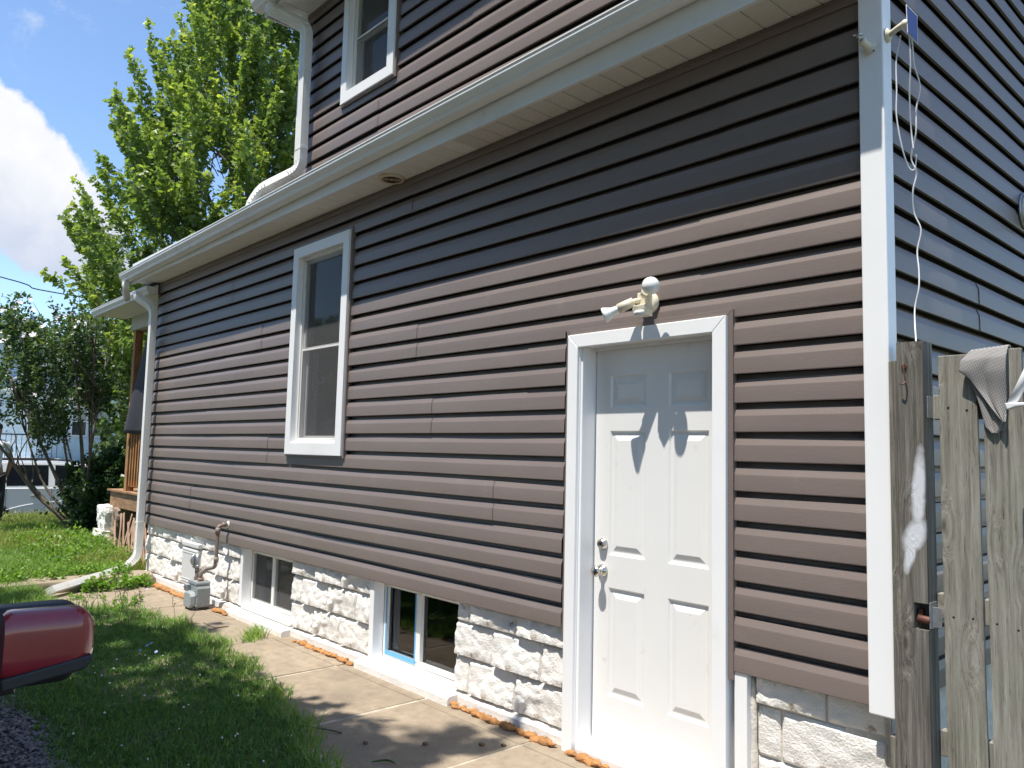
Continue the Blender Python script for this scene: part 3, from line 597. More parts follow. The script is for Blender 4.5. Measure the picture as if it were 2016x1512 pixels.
# ---- windows
def window(x0, x1, z0, z1, zmid, casing_w, glass_top_y=.035, name='window', shift=0., blind=None, curtain=True, screen_low=True):
    """outer casing box; double hung sashes"""
    cw = casing_w; root = None
    ms = mitred(MB(), x0, x1, z0, z1, cw, -.030, -.002, True)
    w = MB()
    for mm in ms:
        i = len(w.v); w.v += mm.v; w.f += [tuple(i+k for k in f) for f in mm.f]; w.sm += mm.sm
    root = w.build(name, M['trim'], house, bevel=.0035, seg=3)
    j = .018
    for mm in mitred(MB(), x0-.020, x1+.020, z0-.020, z1+.020, .0195, -.014, .02, True): mm.build('trim_channel', M['siding'], house, bevel=.0015)
    f = MB(); xa, xb, za, zb = x0+cw, x1-cw, z0+cw, z1-cw
    # reveal
    f.box((xa-.02, -.002, za-.02), (xa, .12, zb+.02)); f.box((xb, -.002, za-.02), (xb+.02, .12, zb+.02)); f.box((xa, -.002, zb), (xb, .12, zb+.02))
    f.box((xa, -.002, za-.02), (xb, .12, za)); f.build('reveal', M['trim'], root)
    f = MB()
    for a, b in (((xa, .018, za), (xa+.022, .10, zb)), ((xb-.022, .018, za), (xb, .10, zb)), ((xa+.022, .018, zb-.022), (xb-.022, .10, zb))): f.box(a, b)
    f.prism([(.004, za), (.004, za+.012), (.03, za+.030), (.10, za+.034), (.10, za)], xa+.022, xb-.022, lambda p, t: (t, p[0], p[1])); f.build('frame', M['vinyl'], root, bevel=.002)
    xs0, xs1 = xa+.022, xb-.022
    def sash(zl, zh, y, nm):
        s_ = MB(); t = .030
        s_.box((xs0, y, zl), (xs0+t, y+.028, zh)); s_.box((xs1-t, y, zl), (xs1, y+.028, zh)); s_.box((xs0+t, y, zh-t), (xs1-t, y+.028, zh)); s_.box((xs0+t, y, zl), (xs1-t, y+.028, zl+t)); s_.build('sash', M['vinyl'], root, bevel=.002)
        g_ = MB(); g_.box((xs0+t, y+.012, zl+t), (xs1-t, y+.016, zh-t)); g_.build('pane', M['glass'], root)
    sash(zmid-.015, zb-.022, .045, 'u'); sash(za+.034, zmid+.018, .074, 'l')
    if screen_low:
        s_ = MB(); s_.face([(xs0+.012, .034, za+.04), (xs1-.012, .034, za+.04), (xs1-.012, .034, zb-.03), (xs0+.012, .034, zb-.03)]); s_.build('screen', M['screen'], root)
        s_ = MB(); t = .012
        for a, b in (((xs0, .030, za+.034), (xs0+t, .040, zmid)), ((xs1-t, .030, za+.034), (xs1, .040, zmid)), ((xs0+t, .030, zmid-t), (xs1-t, .040, zmid)), ((xs0+t, .030, za+.034), (xs1-t, .040, za+.034+t))): s_.box(a, b)
        s_.build('screen_frame', M['vinyl'], root)
    if curtain:
        c = MB(); n = 60
        for k in range(n):
            a = xa+(xb-xa)*k/n; b = xa+(xb-xa)*(k+1)/n; ya = .15+.012*math.sin(k*.9)+.006*math.sin(k*2.3); yb_ = .15+.012*math.sin((k+1)*.9)+.006*math.sin((k+1)*2.3)
            c.face([(a, ya, za), (b, yb_, za), (b, yb_, zb), (a, ya, zb)], True)
        c.build('curtain', blind or M['curtain'], root)
    return root
w1 = window(-4.778, -3.873, .850, 2.573, 1.715, .088); tag(w1, 'tall white double hung window with dark panes')
m_ = MB(); m_.box((-4.64, .105, 1.0), (-4.60, .125, 1.52)); m_.build('stick', M['whitepaint'], w1)
w2 = window(-4.105, -3.362, 3.625, 5.0, 4.155, .085, blind=M['shadegrey']); tag(w2, 'upper white double hung window cut by the picture top')

# ---- foundation: rock faced blocks
fw = MB(); wall_with_holes(-8.25, .05, -.62, .03, [(-5.66, -.56, -4.66, -.02), (-3.47, -.56, -2.53, -.02), (-1.52, -1, -.60, .2)], .062, .19, fw); fw.build('foundation_wall', M['mortar'], house)
def block_mesh(w, h, seed, rough=1.0, flat=False):
    nx, nz = max(8, int(w/.0125)), max(6, int(h/.0125)); V = []; rs = random.Random(seed); ox = rs.uniform(0, 99)
    fam = []
    for f_ in range(3):
        pl = []
        for k in range(int(2+w*4)):
            pl.append((rs.uniform(0, w), rs.uniform(0, h), rs.uniform(-.22, .22), rs.uniform(-.40, .20), rs.uniform(.018, .032)))
        fam.append(pl)
    for j in range(nz+1):
        for i in range(nx+1):
            u, v = i/nx*w, j/nz*h
            e = min(u, w-u, v, h-v)+.004*noise.noise(Vector((u*40, v*40, seed))); t = min(1, max(0, e/.016)); t = t*t*(3-2*t)
            q = Vector((u*9+ox, v*11, seed*.7)); wu = u+noise.noise(q*1.3)*.012; wv = v+noise.noise(q*1.3+Vector((9, 2, 1)))*.012
            # chiselled faces: the nearest of a scatter of tilted planes
            def pick(F_):
                z_ = sorted(((((p[0]-wu)**2+(1.15*(p[1]-wv))**2)**.5, p[4]+p[2]*(wu-p[0])+p[3]*(wv-p[1])) for p in F_))[:2]
                g_ = min(1, (z_[1][0]-z_[0][0])/.020); return z_[0][1]*(.5+.5*g_)+z_[1][1]*(.5-.5*g_)
            d0 = .72*pick(fam[0])+.28*pick(fam[1])
            d = max(.004, min(.048, d0*1.0)) if not flat else .014+.007*noise.noise(q*1.6)+.003*noise.noise(q*5)
            if not flat: d = d*.85+.15*(.022+.03*noise.noise(q*.9))
            d += abs(noise.noise(q*1.9))*.014*(0 if flat else 1)+noise.noise(q*6)*.0026+noise.noise(q*14)*.0014
            V.append((u, -(.003+t*d), v))
    F = []; W1 = nx+1
    for j in range(nz):
        for i in range(nx): F.append((j*W1+i, j*W1+i+1, (j+1)*W1+i+1, (j+1)*W1+i))
    ring = [i for i in range(W1)] + [j*W1+nx for j in range(1, nz+1)] + [nz*W1+i for i in range(nx-1, -1, -1)] + [j*W1 for j in range(nz-1, 0, -1)]
    b0 = len(V)
    for k in ring: V.append((V[k][0], .012, V[k][2]))
    for k in range(len(ring)): a, b = ring[k], ring[(k+1) % len(ring)]; F.append((a, b0+k, b0+(k+1) % len(ring), b))
    me = bpy.data.meshes.new('foundation_block'); me.from_pydata(V, [], [tuple(reversed(f)) for f in F]); me.materials.append(M['block']); me.polygons.foreach_set('use_smooth', [i < nx*nz for i in range(len(F))]); me.update()
    me.set_sharp_from_angle(angle=math.radians(32)); return me
BC = {}
def block(x0, x1, z0, z1, var, flat=False):
    w, h = round(x1-x0-.008, 3), round(z1-z0-.008, 3); key = (w, h, var, flat)
    if w < .03: return
    if key not in BC: BC[key] = block_mesh(w, h, var*13+3, flat=flat)
    add('foundation_block', BC[key], house, (x0+.004, .060, z0+.004))
rows = [(-.125, .078), (-.330, -.125), (-.535, -.330)]
for r, (z0, z1) in enumerate(rows):
    for sx0, sx1 in ((-8.24, -5.66), (-4.655, -3.475), (-2.525, -1.575)):
        x = sx1; first = True; L = .405; x = sx1 - (L/2 if r % 2 else L) + .0
        edges = [sx1]
        while x > sx0+.06: edges.append(x); x -= L
        edges.append(sx0)
        for a, b in zip(edges[1:], edges[:-1]): block(a, b, z0, z1, (int((b+9)*5)+r) % 3)
    for a, b in {0: [(-.50, -.198), (-.198, .045)], 1: [(-.50, -.390), (-.390, .045)], 2: [(-.50, -.20), (-.20, .045)]}[r]: block(a, b, z0, z1, 1 if r else 2, flat=not (r == 0 and a < -.4))
# plinth strip and window sills
def wavy_box(name, x0, x1, y0, y1, z0, z1, mt, parent, n=40, amp=.004):
    m_ = MB(); n = max(6, int((x1-x0)/.04)); V = []
    for k in range(n+1):
        x = x0+(x1-x0)*k/n; q = noise.noise(Vector((x*5, 1, z0*3)))*amp; q2 = noise.noise(Vector((x*7, 4, 2)))*amp
        m_.v += [(x, y0+q, z0), (x, y0+q*.6, z1-.012+q2), (x, y0+.014+q, z1+q2), (x, y1, z1+.008), (x, y1, z0)]
    for k in range(n):
        for e in range(5): m_.f.append((k*5+e, k*5+(e+1) % 5, (k+1)*5+(e+1) % 5, (k+1)*5+e)); m_.sm.append(False)
    m_.f.append((0, 1, 2, 3, 4)); m_.f.append(tuple(n*5+e for e in (4, 3, 2, 1, 0))); m_.sm += [False]*2
    return m_.build(name, mt, parent)
for a, b in ((-8.25, -5.70), (-4.60, -3.50), (-2.45, -1.57)): wavy_box('plinth', a, b, .008, .10, -.66, -.540, M['plinth'], house)
wavy_box('plinth', -.50, .045, .02, .10, -.66, -.540, M['plinth'], house)
wavy_box('sill', -5.70, -4.60, -.070, .075, -.66, -.552, M['plinth'], house); wavy_box('sill', -3.50, -2.45, -.070, .075, -.66, -.543, M['plinth'], house)
# flank under the corner and rough mortar beside the door casing
fm = MB(); fm.box((-.575, .0, -.60), (-.515, .06, .02)); fm.build('door_buck', M['trim'], house, bevel=.003)
fm = MB(); fm.tube([(-.508, .045, -.6+.045*k) for k in range(14)], [.012+.007*random.random() for k in range(14)], 8); fm.build('mortar_bead', M['mortar'], house)
fm = MB(); fm.box((-.12, .05, -.62), (.048, 7.5, -.0)); fm.build('foundation_wall', M['mortar'], house)
# ---- basement windows
def cellar_window(x0, x1, z0, z1, xm, tape=False):
    y = .115
    f = MB(); t = .032
    for a, b in (((x0, y, z0), (x0+t, y+.06, z1)), ((x1-t, y, z0), (x1, y+.06, z1)), ((x0+t, y, z0), (x1-t, y+.06, z0+t)), ((x0+t, y, z1-.02), (x1-t, y+.06, z1)), ((xm-.024, y-.004, z0+t), (xm+.024, y+.05, z1-.02))): f.box(a, b)
    root = f.build('cellar_window', M['vinyl'], house, bevel=.002)
    for a, b in ((x0+t, xm-.024), (xm+.024, x1-t)):
        g_ = MB(); g_.box((a, y+.025, z0+t), (b, y+.029, z1-.02)); g_.build('pane', M['glass'], root)
    s_ = MB(); q = xm-.024; xi = x0+t+.10
    for a, b in (((xi, y+.035, z0+t), (xi+.028, y+.055, z1-.02)), ((xi+.028, y+.035, z0+t), (q, y+.055, z0+t+.03))): s_.box(a, b)
    s_.build('sash', M['vinyl'], root, bevel=.0015)
    if not tape:
        s_ = MB(); s_.face([(x0+t, y+.006, z0+t), (x1-t, y+.006, z0+t), (x1-t, y+.006, z1-.02), (x0+t, y+.006, z1-.02)]); s_.build('screen', M['screen'], root)
    if tape:
        s_ = MB(); w = .018
        for a, b in (((x0+t-.006, y-.003, z0+t-.022), (x0+t+w-.006, y-.0005, z1-.02)), ((xm-.034, y-.0065, z0+t), (xm-.022, y-.0045, z1-.02)), ((x0+t+w-.006, y-.003, z0+t-.022), (xm-.022, y-.0005, z0+t+.010))): s_.box(a, b)
        s_.build('masking_tape', M['tape'], root)
    # jamb boards and sloped inner sill
    j = MB(); j.box((x0-.055, .028, z0-.03), (x0-.002, .115, .02)); j.build('jamb', M['trim'], root, bevel=.003)
    j = MB(); j.prism([(.03, z0-.045), (.03, z0-.022), (y+.01, z0-.002), (y+.06, z0-.002), (y+.06, z0-.045)], x0-.002, x1+.02, lambda p, tt: (tt, p[0], p[1])); j.build('inner_sill', M['vinyl'], root, bevel=.002)
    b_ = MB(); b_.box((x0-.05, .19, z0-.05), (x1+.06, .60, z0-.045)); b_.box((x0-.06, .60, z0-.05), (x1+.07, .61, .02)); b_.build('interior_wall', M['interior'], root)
    return root
tag(cellar_window(-5.60, -4.685, -.492, -.035, -5.16), 'cellar window with dark insect screen nearer the gas meter')
tag(cellar_window(-3.43, -2.56, -.520, -.03, -3.015, True), 'cellar window edged in blue tape nearer the door')

# ================================================================== THINGS ON AND BY THE HOUSE
def thing(name, loc, label, cat, group=None): return empty(name, loc, label, cat, group)
# ---- motion light over the door
fl = thing('flood_light', (-1.035, 0, 1.64), 'cream motion flood light with round globe bulb above the white door', 'outdoor light')
m_ = MB(); m_.lathe([(.052, 0), (.053, .012), (.046, .026), (.030, .032)], (-1.035, .004, 1.645), (0, -1, 0), 24); m_.box((-1.068, -.062, 1.612), (-1.004, -.024, 1.690)); m_.build('base', M['cream'], fl, bevel=.004)
m_ = MB(); m_.tube([(-1.05, -.05, 1.655), (-1.072, -.075, 1.648), (-1.090, -.092, 1.640)], .013, 12); m_.tube([(-1.074, -.080, 1.646), (-1.135, -.118, 1.612)], [.022, .025], 18); so = m_.build('socket', M['cream'], fl)
d = Vector((-.058, -.036, -.030)).normalized(); o_ = Vector((-1.130, -.115, 1.615))
m_ = MB(); m_.lathe([(.019, 0), (.019, .018), (.022, .040), (.032, .062), (.038, .075), (.0385, .082), (.034, .086), (.006, .083)], o_, d, 28); m_.build('reflector_bulb', M['bulb'], fl)
m_ = MB(); m_.tube([(-1.015, -.05, 1.665), (-1.000, -.085, 1.668), (-.985, -.115, 1.672)], .012, 12); m_.tube([(-.998, -.090, 1.669), (-.962, -.125, 1.676)], [.021, .023], 18); m_.build('socket', M['cream'], fl)
m_ = MB(); m_.ball((-.917, -.150, 1.690), .0415, 32, 20); m_.build('globe_bulb', M['bulb'], fl)
m_ = MB(); m_.tube([(-1.02, -.055, 1.63), (-1.015, -.075, 1.608)], .009, 10); m_.prism([(-.034, .0), (.034, .0), (.040, -.022), (.030, -.050), (-.030, -.050), (-.040, -.022)], -.118, -.060, lambda p, t: (-1.013+p[0], t+(.012 if p[1] < -.03 else 0), 1.618+p[1])); m_.build('sensor_housing', M['cream'], fl, bevel=.004)
m_ = MB(); m_.tube([(-1.040, -.106, 1.580), (-1.013, -.124, 1.578), (-.986, -.106, 1.580)], .013, 10); m_.build('sensor_lens', M['greyplastic'], fl)
# ---- empty camera bracket on the corner board (front face)
cb = thing('camera_bracket', (.048, -.026, 2.53), 'small cream camera bracket with a stud on the white corner board front', 'bracket')
m_ = MB(); m_.lathe([(.027, 0), (.027, .005), (.019, .008), (.015, .018), (.014, .040), (.017, .046), (.012, .052)], (.050, -.026, 2.515), (-.35, -1, .45), 22); m_.build('mount', M['cream'], cb)
m_ = MB(); m_.tube([(.034, -.070, 2.540), (.027, -.085, 2.552)], .0055, 10); m_.tube([(.010, -.088, 2.560), (.046, -.080, 2.556)], .005, 8); m_.build('stud', M['steel'], cb)
for a in (-.016, .016): m_ = MB(); m_.ball((.050+a, -.034, 2.505-a*.4), .0035, 8, 6); m_.build('screw', M['dark'], cb)
# ---- solar panel on its arm on the side face of the corner board
sp = thing('solar_panel', (.10, .01, 2.56), 'small blue solar panel on a cream arm beside the corner board', 'solar panel')
m_ = MB(); m_.lathe([(.027, 0), (.027, .006), (.018, .010), (.014, .016)], (.099, .010, 2.563), (1, 0, 0), 22); m_.tube([(.11, .010, 2.563), (.145, -.008, 2.566), (.180, -.024, 2.566)], [.012, .011, .013], 14); m_.ball((.183, -.026, 2.562), .018, 14, 10); m_.build('arm', M['cream'], sp)
q = [Vector(k) for k in ((.193, -.0383, 2.5185), (.225, -.0256, 2.4643), (.2217, -.0147, 2.5818), (.1872, -.0301, 2.6375))]; SPc = sum(q, Vector())/4; sn = (q[1]-q[0]).cross(q[3]-q[0]).normalized()
m_ = MB(); m_.v = [tuple(p-sn*.004) for p in q]+[tuple(p+sn*.004) for p in q]; m_.f = [(0,3,2,1),(4,5,6,7),(0,1,5,4),(1,2,6,5),(2,3,7,6),(3,0,4,7)]; m_.sm = [False]*6; m_.build('panel_frame', M['wire'], sp, bevel=.0015)
for sg in (1, -1):
    m_ = MB(); q2 = [SPc+(p-SPc)*.92+sn*.0062*sg for p in q]; m_.face(q2); m_.build('solar_cells', M['solar'], sp)
# cables
def cable(name, pts, r, mt, label, group=None, k=8, cat='cable'):
    m_ = MB(); m_.tube(smooth_path(pts, k), r, 8); o = m_.build(name, mt); tag(o, label, cat, group); return o
cable('cable', [(.190, -.03, 2.545), (.195, .0, 2.50), (.19, .03, 2.42), (.20, .055, 2.34), (.185, .055, 2.25), (.18, .06, 2.16), (.150, .09, 2.08), (.165, .10, 2.02), (.150, .10, 1.95), (.145, .12, 1.87), (.165, .13, 1.80), (.150, .13, 1.72), (.158, .12, 1.64), (.160, .11, 1.57), (.145, .11, 1.50), (.15, .09, 1.44), (.175, .03, 1.36), (.18, .02, 1.3)], .0028, M['wire'], 'thin crinkled white cable running down from the solar panel to the gate post', k=7)
cable('cable', [(.195, -.03, 2.54), (.192, -.01, 2.42), (.175, .02, 2.30), (.165, .055, 2.18), (.17, .06, 2.10)], .0026, M['wire'], 'short white cable strand hanging just right of the longer one')
cable('cable', [(.150, .01, 2.545), (.125, .03, 2.46), (.122, .035, 2.34), (.118, .04, 2.24), (.128, .06, 2.12), (.140, .09, 2.045), (.158, .10, 2.035), (.166, .10, 2.09)], .0026, M['wire'], 'thin white cable loop hanging closest to the corner board')
# ---- vent hood on the side wall at the picture edge
vh = thing('dryer_vent', (.085, 1.80, 2.27), 'round pale vent hood on the shaded side wall at the right edge', 'vent')
m_ = MB(); m_.lathe([(.10, 0), (.10, .01), (.075, .012), (.075, .075), (.065, .085), (.01, .085)], (.088, 1.80, 2.27), (1, 0, 0), 24); m_.build('hood', M['galv'], vh)
m_ = MB(); m_.tube([(.105+.004*math.sin(k), 1.80+.085*math.cos(k*.3), 2.27+.085*math.sin(k*.3)) for k in range(21)], .010, 8); m_.build('sealant', M['mortar'], vh)
# ---- round speaker grille in the soffit
sv = thing('soffit_vent', (-3.20, -.075, SZ), 'round cream vent with concentric rings set under the soffit', 'vent')
m_ = MB(); m_.lathe([(.092, 0), (.092, .010), (.083, .020), (.076, .021), (.070, .015), (.008, .015)], (-3.21, -.098, SZ+.002), (0, 0, -1), 40); m_.build('cover', M['cream'], sv)
for r in (.022, .036, .050, .062):
    m_ = MB(); m_.tube([(-3.21+r*math.cos(2*PI*k/30), -.098+r*math.sin(2*PI*k/30), SZ-.0135) for k in range(31)], .0034, 6, cap=False); m_.build('ring', M['rust'], sv)
# ---- left downspout (porch gutter to the ground extension)
ds = thing('downspout', (-8.12, -.09, GZ), 'long fluted white downspout at the far left corner with ground extension', 'downspout')
rect_pipe('pipe', [(-8.28, -.225, 2.66), (-8.28, -.225, 2.60), (-8.125, -.088, 2.47), (-8.125, -.088, -.36), (-8.06, -.22, -.455), (-7.92, -.42, -.485), (-7.40, -1.10, -.535)], ds, r=.046, rr=.10)
pleats('crimp', None, ((-8.125, -.088, -.27), (-8.125, -.088, -.40), (-8.035, -.255, -.462)), ds, .0475, 11)
for z in (2.30, .02):
    m_ = MB(); m_.tube([(-8.125, -.088, z-.012), (-8.125, -.088, z+.012)], .0485, sec=RS, up=(1, 0, 0), smooth=False); m_.build('strap', M['alum'], ds)
# ---- gas meter
gm = thing('gas_meter', (-6.09, -.16, GZ), 'grey gas meter with rusty pipes standing against the white block base', 'gas meter')
mx, my, mz = -6.09, -.175, -.605
m_ = MB(); m_.prism([(-.115, .05), (-.115, .20), (-.095, .235), (.095, .235), (.115, .20), (.115, .05), (.085, .012), (-.085, .012)], my-.050, my+.075, lambda p, t: (mx+p[0], t, mz+p[1])); m_.build('body', M['meter'], gm, bevel=.008)
m_ = MB(); m_.prism([(-.100, .045), (-.100, .13), (-.070, .165), (.070, .165), (.100, .13), (.100, .045), (.075, .018), (-.075, .018)], my-.098, my-.050, lambda p, t: (mx+p[0]*(1 if t > my-.07 else .86), t, mz+.01+p[1]*(1 if t > my-.07 else .93))); m_.build('front_cover', M['meter'], gm, bevel=.010, seg=3)
m_ = MB(); m_.prism([(-.10, .0), (.10, .0), (.105, .012), (.098, .03), (-.098, .03), (-.105, .012)], my-.055, my+.075, lambda p, t: (mx+p[0], t, mz+.232+p[1])); m_.build('top_plate', M['meter'], gm, bevel=.004)
m_ = MB(); m_.box((mx-.112, my-.088, mz+.165), (mx-.040, my-.050, mz+.226)); m_.build('index_box', M['meter'], gm, bevel=.006)
m_ = MB(); m_.box((mx-.104, my-.0895, mz+.176), (mx-.048, my-.0882, mz+.216)); m_.build('dial', M['glassdark'], gm)
m_ = MB(); m_.box((mx-.105, my-.07, mz+.0), (mx+.105, my+.07, mz+.03)); m_.build('foot', M['meterdark'], gm, bevel=.004)
for k in range(7):
    a = [(-.107, .05), (-.107, .15), (.107, .05), (.107, .15), (-.06, .178), (.06, .178), (0, .010)][k]
    m_ = MB(); m_.lathe([(.006, 0), (.006, .006), (.003, .008)], (mx+a[0], my-.050, mz+a[1]), (0, -1, 0), 8); m_.build('bolt', M['meter'], gm)
px = mx+.055
m_ = MB(); m_.tube(fillet([(px, my, mz+.25), (px, my, mz+.345), (px+.015, my+.045, mz+.372), (-5.912, -.098, mz+.395), (-5.907, -.092, -.08), (-5.907, -.092, .165), (-5.907, .01, .175)], .03, 5), .0165, 14); m_.build('pipe', M['pipe'], gm)
for a, b, r in (((-5.907, -.092, .095), (-5.907, -.092, .150), .022), ((-5.907, -.092, -.165), (-5.907, -.092, -.115), .021), ((px, my, mz+.262), (px, my, mz+.292), .026), ((-5.907, -.060, .175), (-5.907, -.018, .175), .022)):
    m_ = MB(); m_.tube([a, b], r, 14); m_.build('fitting', M['pipe'], gm)
m_ = MB(); m_.lathe([(.034, 0), (.030, .006), (.018, .012)], (-5.907, .004, .176), (0, -1, 0), 18); m_.build('flange', M['wire'], gm)
rx = mx-.045
m_ = MB(); m_.tube([(rx, my, mz+.25), (rx, my, mz+.345)], .0165, 12); m_.tube(fillet([(rx, my, mz+.33), (rx, my, mz+.375), (rx-.075, my, mz+.378)], .02, 4), .0195, 12); m_.build('pipe', M['pipe'], gm)
m_ = MB(); m_.tube([(rx, my, mz+.262), (rx, my, mz+.290)], .026, 8, smooth=False); m_.build('fitting', M['pipe'], gm)
m_ = MB(); m_.tube([(rx, my, mz+.372), (rx, my, mz+.405), (rx, my, mz+.445), (rx, my, mz+.50)], [.020, .030, .024, .021], 16); m_.build('regulator', M['galv'], gm)
m_ = MB(); m_.lathe([(.012, 0), (.052, .004), (.060, .012), (.060, .020), (.052, .028), (.030, .034), (.014, .050)], (rx-.010, my-.005, mz+.445), (-.86, -.45, .12), 24); m_.build('diaphragm', M['galv'], gm)
m_ = MB(); m_.tube([(rx, my, mz+.395), (rx+.045, my-.01, mz+.395)], .008, 8); m_.tube([(rx+.045, my-.028, mz+.395), (rx+.045, my+.012, mz+.395)], .006, 8); m_.build('valve', M['galv'], gm)
# ---- utility cover on the block wall
ub = thing('utility_box', (-6.78, .02, -.3), 'flat pale grey utility cover fixed on the blocks behind the gas meter', 'utility box')
m_ = MB(); m_.box((-7.00, -.008, -.505), (-6.58, .05, -.135)); m_.build('cover', M['greyplastic'], ub, bevel=.012, seg=3)
m_ = MB(); m_.box((-7.01, -.012, -.125), (-6.57, .05, -.075)); m_.build('lid', M['greyplastic'], ub, bevel=.012, seg=3)
for z in (-.16, -.185, -.47, -.445): m_ = MB(); m_.box((-6.985, -.0115, z), (-6.595, -.008, z+.008)); m_.build('rib', M['greyplastic'], ub)
# ---- expanding foam along the base of the wall
def foam(x0, x1, y0, label, z=GZ+.012, r=.018, gap=0.):
    m_ = MB(); n = int((x1-x0)/.025); rs = random.Random(int(x0*100))
    for k in range(n):
        if rs.random() < gap: continue
        x = x0+(x1-x0)*(k+rs.random()*.6)/n; q = r*rs.choice([.6, .75, .9, 1.1, 1.35])*rs.uniform(.9, 1.1)
        i = len(m_.v); m_.ball((x, y0+rs.uniform(-.010, .010), z+rs.uniform(-.004, .008)), q, 10, 7, (1.7, .95, .62))
        for j in range(i, len(m_.v)): v = Vector(m_.v[j]); m_.v[j] = tuple(v+Vector((1, 1, 1))*noise.noise(v*60)*.010+Vector((0, noise.noise(v*40+Vector((3,1,1)))*.008, noise.noise(v*25)*.010)))
    o = m_.build('foam_bead', M['foam'], fix=False); tag(o, label, 'spray foam', 'beads of orange spray foam along the house base', kind=None); return o
foam(-4.40, -3.56, -.050, 'lumpy orange foam bead on the walk between the two cellar windows')
foam(-2.47, -1.60, -.035, 'thick orange foam bead between the taped cellar window and the door casing', r=.022)
foam(-1.50, -1.02, -.050, 'orange foam bead lying on the walk right below the door threshold', r=.022)
foam(-7.60, -6.30, -.10, 'bright orange foam clump along the wall left of the gas meter', r=.026)
foam(-5.92, -5.62, -.09, 'small orange foam clump at the right foot of the gas meter', r=.024)
# ---- weathered gate beside the corner
gate = thing('wooden_gate', (.40, .02, GZ), 'weathered grey board gate beside the thick post at the house corner', 'gate')
def board(name, x0, x1, y0, y1, z0, z1, parent, mt, seed=0, lean=0., lab=None, warp=.003, bevel=.003):
    m_ = MB(); n = 26
    for k in range(n+1):
        z = z0+(z1-z0)*k/n; t = k/n; a = noise.noise(Vector((seed, z*2.2, 0)))*warp; b = noise.noise(Vector((seed+9, z*2.6, 0)))*warp; c = noise.noise(Vector((seed+3, z*1.1, 5)))*warp*1.2
        e = lean*t; zt = z + (noise.noise(Vector((seed, 7, 7)))*.01 if k == n else 0)
        m_.v += [(x0+a+e, y0+c, zt), (x1+b+e, y0+c, z), (x1+b+e, y1+c, z), (x0+a+e, y1+c, zt)]
    for k in range(n):
        for e in range(4): m_.f.append((k*4+e, k*4+(e+1) % 4, (k+1)*4+(e+1) % 4, (k+1)*4+e)); m_.sm.append(False)
    m_.f += [(3, 2, 1, 0), tuple(n*4+e for e in range(4))]; m_.sm += [False]*2
    o = m_.build(name, mt, parent, bevel=bevel); return o
board('board', .262, .386, -.001, .017, -.585, 1.288, gate, M['greywood'], 1, -.004)
board('board', .402, .522, -.002, .016, -.585, 1.297, gate, M['greywood'], 2, -.001)
board('board', .534, .656, .000, .017, -.585, 1.290, gate, M['greywood'], 3)
board('board', .668, .790, -.001, .016, -.585, 1.295, gate, M['greywood'], 4)
board('board', .802, .924, -.001, .016, -.585, 1.290, gate, M['greywood'], 5)
for z in (1.06, .355, -.066-.05):
    m_ = MB(); m_.box((.232, .019, z), (.93, .056, z+.088)); m_.build('rail', M['greywood'], gate, bevel=.003)
for x, z in ((.291, .37), (.352, .375), (.425, .37), (.487, .36), (.29, 1.10), (.35, 1.09)):
    m_ = MB(); m_.lathe([(.0048, 0), (.004, .002)], (x, .0, z), (0, -1, 0), 8); m_.build('nail', M['dark'], gate)
gp = thing('gate_post', (.184, -.015, GZ), 'thick weathered square post with white paint smear beside the corner board', 'post')
def painted_post():
    """post timber with a sprayed white patch and a damp green lower side"""
    m = M['postwood'].copy(); m.name = 'painted_post'; nt = m.node_tree; b = nt.nodes['Principled BSDF']; cur = b.inputs['Base Color'].links[0].from_socket
    t = N(nt, 'ShaderNodeTexCoord'); sp_ = N(nt, 'ShaderNodeSeparateXYZ'); nt.links.new(t.outputs['Object'], sp_.inputs[0])
    def mth(op, a, b_=None):
        n = N(nt, 'ShaderNodeMath', operation=op)
        for i, v in enumerate((a, b_)):
            if v is None: continue
            if isinstance(v, (int, float)): n.inputs[i].default_value = v
            else: nt.links.new(v, n.inputs[i])
        return n.outputs[0]
    def ell(cx, cz, rx, rz, k=0.):
        dz = mth('SUBTRACT', sp_.outputs[2], cz); dx = mth('SUBTRACT', mth('SUBTRACT', sp_.outputs[0], cx), mth('MULTIPLY', dz, k))
        return mth('ADD', mth('POWER', mth('ABSOLUTE', mth('DIVIDE', dx, rx)), 2.), mth('POWER', mth('ABSOLUTE', mth('DIVIDE', dz, rz)), 2.))
    nn = N(nt, 'ShaderNodeTexNoise'); nn.inputs['Scale'].default_value = 30; nn.inputs['Detail'].default_value = 6; nt.links.new(t.outputs['Object'], nn.inputs['Vector'])
    d1 = mth('MINIMUM', ell(.206, .80, .020, .135, .05), ell(.190, .645, .034, .055, .3)); d1 = mth('MINIMUM', d1, ell(.174, .585, .016, .065, .2))
    d1 = mth('ADD', d1, mth('MULTIPLY', mth('SUBTRACT', nn.outputs['Fac'], .5), 1.2))
    mr = N(nt, 'ShaderNodeMapRange'); nt.links.new(d1, mr.inputs[0]); mr.inputs[1].default_value = .45; mr.inputs[2].default_value = 1.7; mr.inputs[3].default_value = 1; mr.inputs[4].default_value = 0
    fr = mth('LESS_THAN', sp_.outputs[1], -.05)
    mx = N(nt, 'ShaderNodeMix', data_type='RGBA'); nt.links.new(mth('MULTIPLY', mr.outputs[0], fr), mx.inputs[0]); nt.links.new(cur, mx.inputs[6]); mx.inputs[7].default_value = (.72, .73, .76, 1)
    nt.links.new(mx.outputs[2], b.inputs['Base Color']); return m
pm = painted_post()
